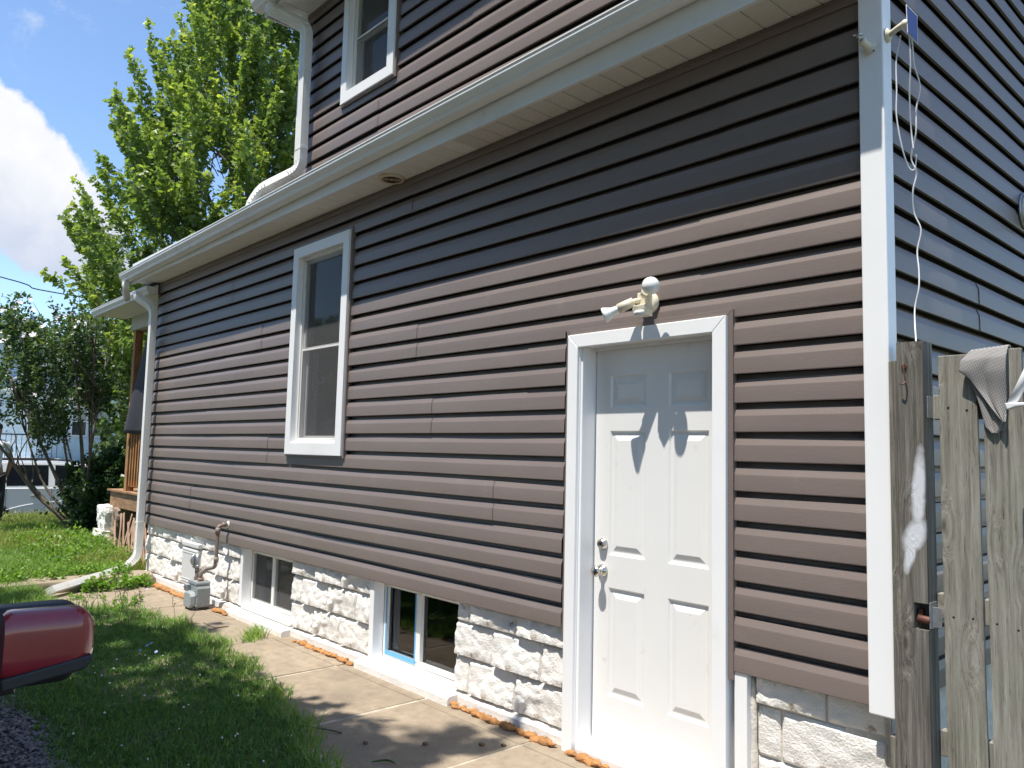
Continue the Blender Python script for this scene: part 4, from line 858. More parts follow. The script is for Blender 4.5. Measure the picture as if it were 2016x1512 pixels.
# post with a pocket cut for the latch: built of upper and lower lengths and the cheeks between
def ring_post(m_, z0, z1, n, x0=.139, x1=.229, y0=-.060, y1=.030):
    for k in range(n+1):
        z = z0+(z1-z0)*k/n; a = noise.noise(Vector((4, z*2, 0)))*.0008; b = noise.noise(Vector((8, z*2.4, 0)))*.0008
        m_.v += [(x0+a, y0, z), (x1+b, y0, z), (x1+b, y1, z), (x0+a, y1, z)]
    i = len(m_.v)-4*(n+1)
    for k in range(n):
        for e in range(4): m_.f.append((i+k*4+e, i+k*4+(e+1) % 4, i+(k+1)*4+(e+1) % 4, i+(k+1)*4+e)); m_.sm.append(False)
    m_.f += [(i+3, i+2, i+1, i), tuple(i+n*4+e for e in range(4))]; m_.sm += [False]*2
m_ = MB(); ring_post(m_, .412, 1.340, 20); ring_post(m_, -.62, .320, 18); m_.box((.1388, -.0600, .320), (.182, .0300, .412)); m_.box((.182, -.018, .320), (.2285, .0295, .412)); m_.build('timber', pm, gp, fix=False)
m_ = MB(); m_.tube([(.188, -.040, .355), (.232, -.040, .352)], .0145, 14); m_.box((.190, -.045, .345), (.205, -.018, .39)); m_.build('latch_bolt', M['rust'], gp, bevel=.002)
m_ = MB(); m_.box((.2295, -.052, .325), (.2335, .012, .415)); m_.box((.2335, -.03, .33), (.262, -.026, .40)); m_.build('latch_plate', M['galv'], gp, bevel=.001)
m_ = MB(); m_.tube(fillet([(.166, -.062, 1.262), (.166, -.072, 1.258), (.171, -.076, 1.225), (.176, -.074, 1.195), (.170, -.085, 1.182), (.158, -.082, 1.186)], .006, 4), .0028, 8); m_.tube([(.166, -.060, 1.250), (.166, -.067, 1.250)], .0085, 10); m_.build('hook', M['rust'], gp)
m_ = MB(); m_.box((.2292, -.030, 1.065), (.2325, .030, 1.142)); m_.build('hinge_plate', M['galv'], gp, bevel=.001)
tb = board('fence_board', .100, .134, -.038, -.018, -.60, 1.278, None, M['postwood'], 21, .0, warp=.002); tag(tb, 'narrow grey board squeezed between white corner board and thick post', 'board')
# short cut offs behind the post foot
m_ = MB(); m_.box((.075, .06, -.60), (.092, .10, -.12)); m_.box((.10, .07, -.60), (.115, .12, -.15)); o = None
sb = m_
m_ = MB(); m_.box((.072, -.012, -.60), (.094, .040, -.085)); tag(m_.build('timber_offcut', M['postwood'], bevel=.002), 'short grey timber offcut standing under the corner board end', 'timber')
# ---- towel over the gate
def towel():
    root = None; m_ = MB()
    L = [(.366, 1.296), (.343, 1.262), (.338, 1.226), (.369, 1.196), (.392, 1.160), (.428, 1.105), (.468, 1.050)]
    R = [(.484, 1.304), (.484, 1.27), (.483, 1.22), (.481, 1.17), (.479, 1.12), (.476, 1.075), (.472, 1.044)]
    def lerp(Pl, t):
        t *= len(Pl)-1; k = min(int(t), len(Pl)-2); f = t-k; return (Pl[k][0]*(1-f)+Pl[k+1][0]*f, Pl[k][1]*(1-f)+Pl[k+1][1]*f)
    n, w = 40, 24
    def grid(Lp, Rp, yf, off):
        i0 = len(m_.v)
        for j in range(n+1):
            a, b = lerp(Lp, j/n), lerp(Rp, j/n)
            for i in range(w+1):
                u = i/w; m_.v.append((a[0]*(1-u)+b[0]*u, yf(j/n, u), a[1]*(1-u)+b[1]*u))
        for j in range(n):
            for i in range(w): k = i0+j*(w+1)+i; m_.f.append((k, k+1, k+w+2, k+w+1)); m_.sm.append(True)
    grid(L, R, lambda t, u: -.008-.014*min(1, t*6)-.010*abs(math.sin(u*4.2+t*2.6))*min(1, t*3)-.006*math.sin(t*7), 0)
    L2 = [(.368, 1.19), (.382, 1.15), (.396, 1.10), (.405, 1.06), (.412, 1.03), (.432, 1.008)]; R2 = [(.47, 1.19), (.472, 1.15), (.474, 1.10), (.474, 1.06), (.470, 1.030), (.447, 1.008)]
    grid(L2, R2, lambda t, u: -.006-.006*abs(math.sin(u*6+1)), 1)
    # part folded over the top and hanging behind
    grid([(.366, 1.296), (.366, 1.303), (.37, 1.300), (.375, 1.20)], [(.484, 1.304), (.484, 1.312), (.484, 1.308), (.48, 1.19)], lambda t, u: -.008+.034*min(1, t*1.5), 2)
    o = m_.build('towel', M['towel']); sm = o.modifiers.new('solid', 'SOLIDIFY'); sm.thickness = .004; tag(o, 'grey knit towel slung over the top of the weathered gate boards', 'towel'); return o
towel()
hb = thing('plastic_bracket', (.56, -.15, 1.12), 'white plastic bracket end poking in at the right edge over the gate', 'bracket')
m_ = MB(); m_.tube([(.528, -.15, 1.098), (.570, -.15, 1.185), (.66, -.15, 1.38)], [.013, .014, .016], 10); m_.build('bar', M['whitepaint'], hb)
m_ = MB(); m_.prism([(.514, 1.100), (.560, 1.101), (.600, 1.100), (.600, 1.092), (.545, 1.088), (.520, 1.078)], -.172, -.128, lambda p, t: (p[0], t, p[1])); m_.build('foot', M['whitepaint'], hb, bevel=.003)

# ================================================================== PORCH at the street end
porch = thing('porch', (-9.3, .9, GZ), 'small front porch with brown deck, cedar railing and white gutter roof', 'porch')
for k in range(17):
    m_ = MB(); y0 = .27+k*.142; m_.box((-10.78, y0, .235), (-8.27, y0+.137, .262)); m_.build('deck_board', M['deck'], porch, bevel=.003)
m_ = MB(); m_.box((-10.72, .30, .02), (-8.27, .335, .235)); m_.build('rim_joist', M['deck'], porch, bevel=.003)
m_ = MB(); m_.box((-10.74, .335, .02), (-10.70, 2.6, .235)); m_.build('rim_joist', M['deck'], porch, bevel=.003)
for x, y in ((-10.13, .31), (-10.13, 2.45)):
    m_ = MB(); m_.box((x-.05, y, .262), (x+.05, y+.10, 2.46)); m_.build('post', M['post'], porch, bevel=.006)
m_ = MB(); m_.box((-10.25, .295, 2.46), (-8.262, .40, 2.685)); m_.build('beam', M['beam'], porch, bevel=.004)
m_ = MB(); m_.box((-10.25, .40, 2.46), (-10.15, 2.6, 2.685)); m_.build('beam', M['beam'], porch, bevel=.004)
me = None
for k in range(17):
    x = -10.02+k*.108
    if me is None: m_ = MB(); m_.box((-.018, .325, .335), (.018, .360, 1.06)); me = m_.mesh('baluster', M['balus'])
    add('baluster', me, porch, (x, 0, 0))
m_ = MB(); m_.box((-10.08, .36, 1.02), (-8.27, .395, 1.10)); m_.build('hand_rail', M['balus'], porch, bevel=.003)
m_ = MB(); m_.box((-10.08, .36, .32), (-8.27, .395, .40)); m_.build('bottom_rail', M['balus'], porch, bevel=.003)
# porch roof: gutter, fascia, soffit panels, shingles
PX0, PX1 = -10.55, -8.22
gutter(PX0, PX1, lambda x: 2.735+.006*(x-PX1), y0=.20, parent=porch, name='gutter')
fb = MB(); fb.box((PX0, -.035, 2.655), (PX1, -.02, 2.80)); fb.build('fascia', M['alum'], porch)
ps = MB(); w = .16; ps.prism([(0, 2.664), (.005, 2.664), (.009, 2.658), (w-.004, 2.658), (w, 2.662), (w, 2.668), (0, 2.668)], -.02, .30, lambda p, t: (p[0], t, p[1])); ume = ps.mesh('soffit_panel', M['soffit'])
x = PX0
while x < PX1-.1: add('soffit_panel', ume, porch, (x, 0, 0)); x += .1605
roof_slab('roof', [(PX0-.02, -.07, 2.765), (PX1+.0, -.07, 2.765), (PX1+.0, 2.7, 3.0), (PX0-.02, 2.7, 3.0)], .03, None, porch, M['roof'])
m_ = MB(); m_.box((PX0, .30, 2.69), (PX1, 2.62, 2.70)); m_.build('ceiling', M['soffit'], porch)
# black shade cloth
def shade():
    m_ = MB(); n, w = 24, 16
    for j in range(n+1):
        t = j/n; xl = -9.42*(1-t)+-10.13*t; xr = -8.30
        for i in range(w+1):
            u = i/w; x = xl+(xr-xl)*u; m_.v.append((x, .285-.03*math.sin(u*5+t*2)*t-.012*math.sin(u*13+t), 2.47-(1.42+.02*math.sin(u*7))*t))
    for j in range(n):
        for i in range(w): k = j*(w+1)+i; m_.f.append((k, k+1, k+w+2, k+w+1)); m_.sm.append(True)
    o = m_.build('shade_cloth', M['cloth']); q = o.modifiers.new('s', 'SOLIDIFY'); q.thickness = .003; tag(o, 'black cloth sheet hung from the porch beam over the cedar railing', 'cloth')
shade()
# rough stone pier under the deck corner
def rough_block(name, x0, x1, y0, y1, z0, z1, mt, seed, amp=.03, parent=None, n=12):
    import bmesh
    bm = bmesh.new(); bmesh.ops.create_cube(bm, size=1); bmesh.ops.subdivide_edges(bm, edges=bm.edges, cuts=n, use_grid_fill=True)
    for v in bm.verts:
        c = v.co.copy(); v.co = Vector(((x0+x1)/2+c.x*(x1-x0), (y0+y1)/2+c.y*(y1-y0), (z0+z1)/2+c.z*(z1-z0)))
        r_ = max(0, c.length-.62)*.22; v.co -= Vector((c.x*(x1-x0), c.y*(y1-y0), c.z*(z1-z0)))*r_*1.6
        q = v.co*9+Vector((seed, 0, 0)); v.co += c.normalized()*(noise.noise(q)*amp+noise.noise(q*2.7)*amp*.45)
    me = bpy.data.meshes.new(name); bm.to_mesh(me); bm.free(); me.materials.append(mt); return add(name, me, parent)
sp_ = thing('stone_pier', (-10.62, .42, GZ), 'white painted rough stone pier holding up the porch deck corner', 'pier')
rough_block('stone', -10.95, -10.55, .20, .56, -.30, .035, M['block'], 3, .035, sp_); rough_block('stone', -10.98, -10.50, .17, .60, -.66, -.30, M['block'], 9, .045, sp_)
rough_block('stone', -10.50, -10.22, .26, .60, -.62, .015, M['stonebrown'], 14, .04, sp_)
# lattice under the deck; a dark sheet behind it stands in for shade
lt = thing('lattice', (-8.8, .1, GZ), 'broken pinkish lattice strips leaning below the porch deck', 'lattice')
rs = random.Random(4)
for k in range(26):
    x = -9.70+k*.058+rs.uniform(-.02, .02); dx = rs.choice([-.28, -.22, .20, .26, -.1])+rs.uniform(-.04, .04); y = .12+.012*(k % 2)+rs.uniform(-.01, .01); h = rs.uniform(.42, .58)
    m_ = MB(); a = Vector((x, y, -.56)); b = Vector((x+dx, y+.05, -.56+h)); m_.tube([a, b], .019, sec=[(-1, -.22), (1, -.22), (1, .22), (-1, .22)], up=(1, 0, 0), smooth=False); m_.build('slat', M['lattice'], lt)
m_ = MB(); m_.box((-10.3, .62, -.66), (-8.27, .66, .02)); m_.build('under_deck_shade', M['interior'], porch)  # dark colour imitates the shaded hollow beneath the deck
# raised concrete step the downspout extension runs over
rough = rough_block('concrete_step', -8.05, -7.62, -1.55, -.02, -.68, -.490, M['concrete'], 22, .010, None, n=16); tag(rough, 'old weathered concrete step edge under the downspout extension', 'step')
r2 = rough_block('stone_slab', -10.25, -9.75, -.55, -.20, -.60, -.515, M['concrete'], 31, .012, None, n=8); tag(r2, 'flat stone slab lying in the weeds short of the white pier', 'stone')
r3 = rough_block('flat_stone', -5.46, -5.20, -.36, -.24, -.602, -.585, M['concrete'], 33, .006, None, n=8); tag(r3, 'thin grey stone flake on the walk right of the gas meter', 'stone')
m_ = MB(); m_.tube(smooth_path([(-2.70, -.90, -.592), (-2.62, -.87, -.588), (-2.50, -.80, -.590), (-2.44, -.78, -.592)], 4), [.0045]*13, 7); tag(m_.build('twig', M['bark']), 'dark bare twig lying on the shaded part of the walk', 'twig')
DB = [(-2.25, -.75, 'small dark curled leaf on the walk by the twig'), (-2.05, -.52, 'brown crumpled leaf on the sunlit walk near the shadow edge'), (-1.86, -.30, 'brown seed cone lying close to the orange foam'), (-1.78, -.22, 'small grey pebble beside the thick orange foam bead'), (-2.62, -.98, 'tiny dark clod at the grass edge of the walk')]
for x, y, lb in DB:
    o = rough_block('debris', x-.012, x+.012, y-.009, y+.009, GZ-.002, GZ+.012, M['dryleaf'], x*7, .006, None, n=3); tag(o, lb, 'debris')
m_ = MB(); m_.tube(smooth_path([(-2.02, -.86, GZ+.006), (-1.98, -.80, GZ+.012), (-1.93, -.78, GZ+.006)], 4), [.002, .003, .004, .005, .005, .005, .004, .003, .002], 6); tag(m_.build('green_leaf', M['weed'], fix=False), 'narrow fallen green leaf on the walk near the grass', 'leaf')

# ================================================================== VEGETATION
LEAF_STAR = np.array([(0, 0), (.18, .10), (.42, .06), (.36, .30), (.50, .52), (.27, .52), (.22, .76), (.0, 1.0), (-.22, .76), (-.27, .52), (-.50, .52), (-.36, .30), (-.42, .06), (-.18, .10)], float)
LEAF_OVAL = np.array([(0, 0), (.26, .28), (.27, .58), (0, 1), (-.27, .58), (-.26, .28)], float)
LEAF_LANCE = np.array([(0, 0), (.13, .35), (0, 1), (-.13, .35)], float)
def leaves(name, pos, dirs, size, shape, m_, var, parent=None, droop=.35, up_bias=.9):
    """one leaf per position: base at pos, blade along dirs, normals mostly upwards with a lot of scatter"""
    n = len(pos); k = len(shape); d = dirs/np.linalg.norm(dirs, axis=1, keepdims=True)
    up = rng.normal(0, .75, (n, 3)); up[:, 2] += up_bias; d = d*.8+rng.normal(0, .42, (n, 3)); d[:, 2] -= droop*.6; d /= np.linalg.norm(d, axis=1, keepdims=True)
    x = np.cross(d, up); x /= np.linalg.norm(x, axis=1, keepdims=True)+1e-9; nn = np.cross(x, d)
    sz = size*rng.uniform(.65, 1.25, n); bend = rng.uniform(-.25, .1, n)
    V = pos[:, None, :]+sz[:, None, None]*(shape[None, :, 0:1]*x[:, None, :]+shape[None, :, 1:2]*d[:, None, :]+(np.abs(shape[None, :, 0:1])*.35+bend[:, None, None]*shape[None, :, 1:2]**2)*nn[:, None, :])
    F = np.arange(n*k).reshape(n, k); me = np_mesh(name, V.reshape(-1, 3), [F], m_, np.repeat(var, k)); return add(name, me, parent)
def spray_points(starts, dirs, length, per, rad, taper=.75, curve=.25):
    """leaf anchors along curved twigs"""
    n = len(starts); t = rng.uniform(.05, 1, (n, per))**.8; d = dirs/np.linalg.norm(dirs, axis=1, keepdims=True); L = length*rng.uniform(.7, 1.25, (n, 1, 1))
    base = starts[:, None, :]+d[:, None, :]*(t[:, :, None]*L); base[:, :, 2] += curve*(t**2)*L[:, :, 0]
    off = rng.normal(0, 1, (n, per, 3)); off /= np.linalg.norm(off, axis=2, keepdims=True); r = rad*(1-taper*t)*rng.uniform(.2, 1, (n, per))
    P = base+off*r[:, :, None]; D = off*.8+d[:, None, :]*.9; return P.reshape(-1, 3), D.reshape(-1, 3), t.ravel()
def limb_mesh(paths, m_, name, parent):
    mb = MB()
    for pts, r0, r1 in paths:
        q = smooth_path(pts, 4); n = len(q); mb.tube(q, [r0+(r1-r0)*i/(n-1) for i in range(n)], 8)
    return mb.build(name, m_, parent, fix=False)
def bent(a, b, k=3, j=.1):
    a, b = Vector(a), Vector(b); L = (b-a).length; return [a]+[a.lerp(b, i/(k+1))+Vector([random.gauss(0, j*L*.4) for _ in range(3)]) for i in range(1, k+1)]+[b]

# ---- tall maple behind the porch roof
def crown_r(z, prof): return np.interp(z, [p[0] for p in prof], [p[1] for p in prof])
def big_tree(name, cx, cy, z0, prof, nspray, per, leaf, m_, label, trunk_r=.2, seed=1, spray_len=1.3, rad=.30, twig=True, shape=LEAF_STAR, inner=.35, group=None, sel=None):
    random.seed(seed); root = thing(name, (cx, cy, z0), label, 'tree', group)
    ztop = prof[-1][0]; zlo = prof[0][0]
    # limbs
    tr = [([(cx, cy, z0), (cx+.05, cy, z0+1.2), (cx-.08, cy+.05, zlo+1.2), (cx, cy, zlo+(ztop-zlo)*.5), (cx+.05, cy, ztop-.8)], trunk_r, .03)]
    limb_mesh(tr, M['bark'], 'trunk', root)
    lm = []; 
    for k in range(22):
        h = zlo+(ztop-zlo)*(.02+.75*k/22); a = k*2.4+random.random(); R_ = float(crown_r(min(ztop, h+1.4), prof))*.7; tip = Vector((cx+math.cos(a)*R_, cy+math.sin(a)*R_, h+1.5+random.random()*.8))
        pth = bent((cx, cy, h-.3), tip, 3, .08); lm.append((pth, trunk_r*.42*(1-.6*k/22), .012))
        for q in range(4): b = pth[1+q % 3]; lm.append((bent(b, b+Vector((random.gauss(0, .45), random.gauss(0, .45), .5+.5*random.random())), 2, .1), .028, .006))
    limb_mesh(lm, M['bark'], 'limb', root)
    # sprays
    zz = rng.uniform(zlo-.4, ztop-.3, nspray*3); th = rng.uniform(0, 2*PI, nspray*3); fr = rng.uniform(inner, 1, nspray*3)**.55; lump = 1+.16*np.sin(th*3+zz*1.7)+.12*np.sin(th*5-zz*2.3)
    keep = rng.uniform(0, 1, nspray*3) < (crown_r(zz, prof)/max(p[1] for p in prof))**.9; zz, th, fr, lump = [q[keep][:nspray] for q in (zz, th, fr, lump)]
    rr = crown_r(zz, prof)*fr*lump*.86; st = np.stack([cx+rr*np.cos(th), cy+rr*np.sin(th), zz], 1)
    rel = (zz-zlo)/(ztop-zlo); dr_ = np.stack([np.cos(th)*(1.05-.6*rel), np.sin(th)*(1.05-.6*rel), .45+.9*rel+rng.normal(0, .25, len(zz))], 1)+rng.normal(0, .25, (len(zz), 3))
    if sel is not None: k_ = sel(st); st, dr_ = st[k_], dr_[k_]
    P, D, t = spray_points(st, dr_, spray_len, per, rad)
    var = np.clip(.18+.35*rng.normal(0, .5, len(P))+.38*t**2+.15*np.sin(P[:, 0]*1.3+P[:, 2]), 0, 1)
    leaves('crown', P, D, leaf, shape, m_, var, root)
    if twig:
        tb = MB(); dn = dr_/np.linalg.norm(dr_, axis=1, keepdims=True)
        for i in range(0, len(st)):
            a = Vector(st[i]); b = a+Vector(dn[i])*spray_len*.9+Vector((0, 0, .2*spray_len)); tb.tube([a-Vector(dn[i])*.5, a, a.lerp(b, .5)-Vector((0, 0, .04)), b], [.012, .009, .006, .003], 4, cap=False)
        tb.build('twig', M['bark'], root, fix=False)
    return root
big_tree('maple_tree', -15.9, 4.05, -.7, [(1.0, 1.5), (3.2, 2.9), (5.0, 2.85), (7.2, 2.15), (9.3, 1.25), (11, .6), (12.4, .2)], 760, 125, .108, M['maple'], 'tall leafy maple with upswept sprays rising behind the porch roof', .24, 5, 1.25, .27)

# ---- flowering shrub tree at the left edge
def shrub_tree():
    random.seed(3); root = thing('flowering_shrub', (-11.95, .32, -.56), 'white flowered multi stemmed shrub standing on the lawn at the left edge', 'shrub')
    B = Vector((-11.95, .32, -.60)); lm = []
    tops = [(-12.75, -.75, 2.0), (-12.5, -.25, 2.7), (-12.1, -.05, 2.9), (-11.9, .25, 2.5), (-12.9, -1.1, 1.3), (-11.75, .40, 2.2), (-13.2, -.6, 1.9), (-12.4, .3, 2.3), (-12.9, -.2, 2.3), (-12.3, -1.3, 1.6)]
    for k, t in enumerate(tops):
        t = Vector(t); mid = B.lerp(t, .45)+Vector((random.gauss(0, .06), random.gauss(0, .06), -.12)); lm.append(([B+Vector((random.gauss(0, .05), random.gauss(0, .05), 0)), B.lerp(mid, .5), mid, t], .058 if k in (0, 2, 4) else .028, .010))
        for q in range(5):
            b = mid.lerp(t, random.random()); lm.append((bent(b, b+Vector((random.gauss(0, .3), random.gauss(0, .3), .5+random.random()*.4)), 2, .1), .011, .003))
    for g_ in lm[:0]: pass
    for k, l in enumerate(lm):
        if k % 6 == 0: limb_mesh([l], M['bark'], 'stem', root)
    limb_mesh([l for k, l in enumerate(lm) if k % 6], M['bark'], 'branch', root)
    # foliage in upright wands
    n = 330; c = np.array([-12.45, -.35, 1.62]); u = rng.normal(0, 1, (n*3, 3)); u /= np.linalg.norm(u, axis=1, keepdims=True); r = rng.uniform(.25, 1, (n*3, 1))**.5
    st = c+u*r*np.array([1.05, 1.20, 1.12]); okk = (st[:, 2] > .80+.3*np.sin(st[:, 1]*5)) & (np.sin(st[:, 1]*7.5+st[:, 2]*3.0) > -.55) & ((st[:, 2] < 2.35) | (rng.uniform(0, 1, n*3) < .35)); st = st[okk][:n]; n = len(st)
    dr_ = np.stack([rng.normal(0, .28, n), rng.normal(0, .28, n), np.full(n, 1.)], 1)
    P, D, t = spray_points(st, dr_, .60, 60, .085, .5, 0)
    st2 = np.stack([rng.uniform(-12.3, -11.5, 90), rng.uniform(.12, .62, 90), rng.uniform(-.45, .30, 90)], 1); P2, D2, t2 = spray_points(st2, rng.normal(0, 1, (90, 3)), .35, 40, .12, .4, 0)
    P = np.concatenate([P, P2]); D = np.concatenate([D, D2]); t = np.concatenate([t, t2]); var = np.clip(.1+.3*rng.normal(0, .6, len(P))+.45*t**2, 0, 1); leaves('foliage', P, D, .062, LEAF_OVAL, M['shrub'], var, root)
    # flowers: five petalled cups on the wand tips
    tips = st[rng.uniform(0, 1, n) < (.25+.35*(st[:, 2] > 1.7))]+np.array([0, 0, .5]); fb = MB(); rs = random.Random(2)
    for q in tips:
        q = Vector(q)+Vector((rs.gauss(0, .08), rs.gauss(0, .08), rs.uniform(-.15, .1))); ax = Vector((rs.uniform(-.3, 1), rs.uniform(-1, .2), rs.uniform(-.1, .9))).normalized(); x, y = frame_of(ax); r = rs.uniform(.035, .06)
        for k in range(5):
            a = 2*PI*k/5; e1 = x*math.cos(a)+y*math.sin(a); e2 = x*math.cos(a+.5)+y*math.sin(a+.5); e0 = x*math.cos(a-.5)+y*math.sin(a-.5)
            fb.face([q, q+e0*r*.8+ax*.008, q+e1*r+ax*.018, q+e2*r*.8+ax*.008])
    fo = fb.build('flower', M['petal'], root, fix=False); fo['kind'] = 'stuff'
    return root
shrub_tree()
def bush(name, c, rad, n, per, leaf, m_, label, shape=LEAF_OVAL, zmin=-.55, cat='bush', up=.5):
    root = thing(name, (c[0], c[1], zmin), label, cat); lm = []; random.seed(int(abs(c[0]*10)))
    for k in range(7): lm.append((bent((c[0], c[1], zmin-.05), (c[0]+random.gauss(0, rad[0]*.5), c[1]+random.gauss(0, rad[1]*.5), c[2]+rad[2]*random.uniform(.2, .9)), 2, .1), .014, .004))
    limb_mesh(lm, M['bark'], 'stem', root)
    u = rng.normal(0, 1, (n, 3)); u /= np.linalg.norm(u, axis=1, keepdims=True); st = np.array(c)+u*(rng.uniform(.2, 1, (n, 1))**.5)*np.array(rad); st[:, 2] = np.maximum(st[:, 2], zmin+.02)
    P, D, t = spray_points(st, u*.7+np.array([0, 0, up]), min(rad)*.55, per, min(rad)*.24, .5, .1); var = np.clip(.15+.3*rng.normal(0, .6, len(P))+.4*t**2, 0, 1)
    leaves('foliage', P, D, leaf, shape, m_, var, root); return root
bush('bush', (-12.1, .72, .02), (.62, .50, .60), 170, 46, .085, M['darkbush'], 'dense dark green bush crowding the porch deck and the shrub stems')
bush('bush', (-11.2, 1.1, .15), (.45, .35, .75), 80, 40, .10, M['shrub'], 'leafy bush poking up against the cedar porch railing')
bush('hedge', (-26.6, -4.2, .35), (1.2, 3.2, .7), 260, 40, .16, M['shrub'], 'round green hedge in the far yard at the left edge', zmin=-.3)
bush('bush', (-27.5, 6.2, .7), (.9, 1.6, 1.2), 170, 40, .15, M['shrub'], 'green bush in front of the brick part of the blue house', zmin=-.3)
# ---- shade tree on the near side of the drive: its crown throws the leafy shade over the lawn
def shade_sel(st):
    """keep the crown's house side back so that its shade ends along the lawn"""
    sy = st[:, 1]+(st[:, 2]+.6)/2.68; return sy < -2.05+.2*np.sin(st[:, 0]*2.3)+.1*np.sin(st[:, 0]*6)
big_tree('shade_tree', -2.6, -7.9, -.64, [(3.3, 3.0), (4.6, 5.2), (6.2, 5.9), (8.2, 4.8), (10.2, 2.4), (11.4, .4)], 1050, 64, .20, M['maple'], 'broad leafy tree on the near side of the drive, shading the lawn', .26, 11, 1.3, .42, twig=False, sel=shade_sel)

# outermost leafy twig ends of the shade tree, whose shade falls in soft fingers on the walk
def twig_ends():
    root = [o for o in C.objects if o.name == 'shade_tree'][0]; P = []
    for x, y, r, n in ((-3.0, -.80, .15, 44), (-2.45, -.80, .16, 44), (-2.15, -.86, .13, 36), (-1.95, -.98, .13, 34), (-1.7, -1.15, .14, 30), (-2.7, -1.0, .15, 44), (-4.2, -.85, .2, 60), (-4.9, -.80, .2, 60), (-5.5, -.90, .2, 60), (-3.8, -.95, .2, 70), (-2.3, -1.15, .2, 70), (-6.0, -1.1, .2, 60), (-3.3, -1.15, .25, 90), (-2.9, -1.4, .25, 90), (-1.4, -1.4, .2, 50)):
        h = rng.uniform(4.9, 5.7); q = rng.normal(0, 1, (n, 3))*np.array([r*1.3, r*.8, .25]); q[:, 1] -= q[:, 2]/2.68; P.append(np.array([x+.015*h, y-h/2.68, GZ+h])+q)
    P = np.concatenate(P); leaves('twig_end', P, rng.normal(0, 1, (len(P), 3)), .15, LEAF_STAR, M['maple'], rng.uniform(0, .6, len(P)), root)
twig_ends()
# ---- grass
CAMP = np.array([1.3043, -3.0201])
def blades(name, xy, h, w, m_, lean=.35, var0=.4, zf=None, label=None, tipcurl=.5):
    n = len(xy); z = (zf(xy[:, 0], xy[:, 1]) if zf else ground_h(xy[:, 0], xy[:, 1]))-.004; a = rng.uniform(0, 2*PI, n); hh = h*rng.uniform(.45, 1.3, n); ww = w*rng.uniform(.6, 1.3, n)
    d = np.stack([np.cos(a), np.sin(a)], 1); b = rng.uniform(0, 2*PI, n); e = np.stack([np.cos(b), np.sin(b)], 1)*(lean*rng.uniform(.2, 1.3, n)*hh)[:, None]
    V = np.zeros((n, 5, 3)); V[:, 0, :2] = xy-d*ww[:, None]; V[:, 1, :2] = xy+d*ww[:, None]; V[:, 2, :2] = xy+e*.35-d*ww[:, None]*.75; V[:, 3, :2] = xy+e*.35+d*ww[:, None]*.75; V[:, 4, :2] = xy+e*(1+tipcurl*.3)
    V[:, 0, 2] = V[:, 1, 2] = z; V[:, 2, 2] = V[:, 3, 2] = z+hh*.58; V[:, 4, 2] = z+hh*rng.uniform(.75, 1.05, n)
    i = np.arange(n)*5; q = np.stack([i, i+1, i+3, i+2], 1); t = np.stack([i+2, i+3, i+4], 1); var = np.clip(var0+rng.normal(0, .25, n), 0, 1)
    me = np_mesh(name, V.reshape(-1, 3), [q, t], m_, np.repeat(var, 5)); o = add(name, me); tag(o, label, 'grass', kind='stuff'); return o
def visible(x, y, m=.5): return y > -3.02+.158*(1.3-x)-m
def scatter(n, x0, x1, y0, y1, cond):
    out = []; tot = 0
    while tot < n:
        p_ = np.stack([rng.uniform(x0, x1, n), rng.uniform(y0, y1, n)], 1); p_ = p_[cond(p_[:, 0], p_[:, 1])]; out.append(p_); tot += len(p_)
        if len(p_) == 0: break
    return np.concatenate(out)[:n]
def edge(x):   # lawn edge against the walk
    return np.interp(x, [-8, -7.0, -6.4, -5.6, -4.8, -4.0, -3.0, -2.15, -1.4, -.4], [-1.15, -1.25, -.72, -.60, -.56, -.66, -.83, -1.05, -1.38, -1.58])+.04*np.sin(x*9)+.025*np.sin(x*23+1)
sheet('turf_base', -8.0, .4, -2.04, -.45, M['soil'], 120, 40, lambda X, Y: GZ-.03+.034*smoothstep(0, .12, edge(X)-Y)+.006*np.sin(X*7)*np.sin(Y*9))
tz = lambda x, y: np.full_like(x, GZ+.002)
gxy = scatter(52000, -6.6, -.4, -2.15, -.4, lambda x, y: (y < edge(x)+rng.normal(0, .03, len(x))) & visible(x, y, .3) & (y > -1.96+.07*np.sin(x*5)+rng.normal(0, .04, len(x))))
blades('grass', gxy, .042, .0026, M['grass'], .55, .25, tz, 'mown green grass of the shaded strip beside the walk')
gxy = scatter(3500, -6.6, -.4, -2.15, -.4, lambda x, y: (np.abs(y-edge(x)) < .09) & visible(x, y, .3))
blades('grass', gxy, .075, .003, M['grass'], .9, .5, tz, 'longer grass fringe hanging over the edge of the walk')
gxy = scatter(34000, -9.2, -6.3, -2.6, -.15, lambda x, y: visible(x, y, .3) & (((x < -7.9) | (y < edge(x)+.05))) & ~((x > -8.0) & (y > -1.2) & (rng.uniform(0, 1, len(x)) > .06)))
blades('grass', gxy, .13, .0042, M['grass'], .55, .55, lambda x, y: np.where(x > -7.8, GZ+0*x, ground_h(x, y)), 'bright sunlit weedy grass past the red mirror')
gxy = scatter(52000, -13.5, -8.6, -2.4, .9, lambda x, y: visible(x, y, .35) & ~((x > -8.3) & (y > -.05)) & (y < .15+.25*(x < -10.9)*1.0))
blades('grass', gxy, .14, .006, M['grass'], .5, .6, None, 'tall weedy lawn in full sun before the porch')
gxy = scatter(34000, -17.4, -13.0, -1.2, 5.0, lambda x, y: visible(x, y, .4) & (y < 3.5))
blades('grass', gxy, .12, .008, M['grassdry'], .35, .6, None, 'pale seeding meadow grass along the far lawn')
gxy = scatter(9000, -13.5, -8.3, -2.4, .1, lambda x, y: visible(x, y, .35) & (np.sin(x*2.1+1.3*y)+np.sin(y*3.7-x) > .1))
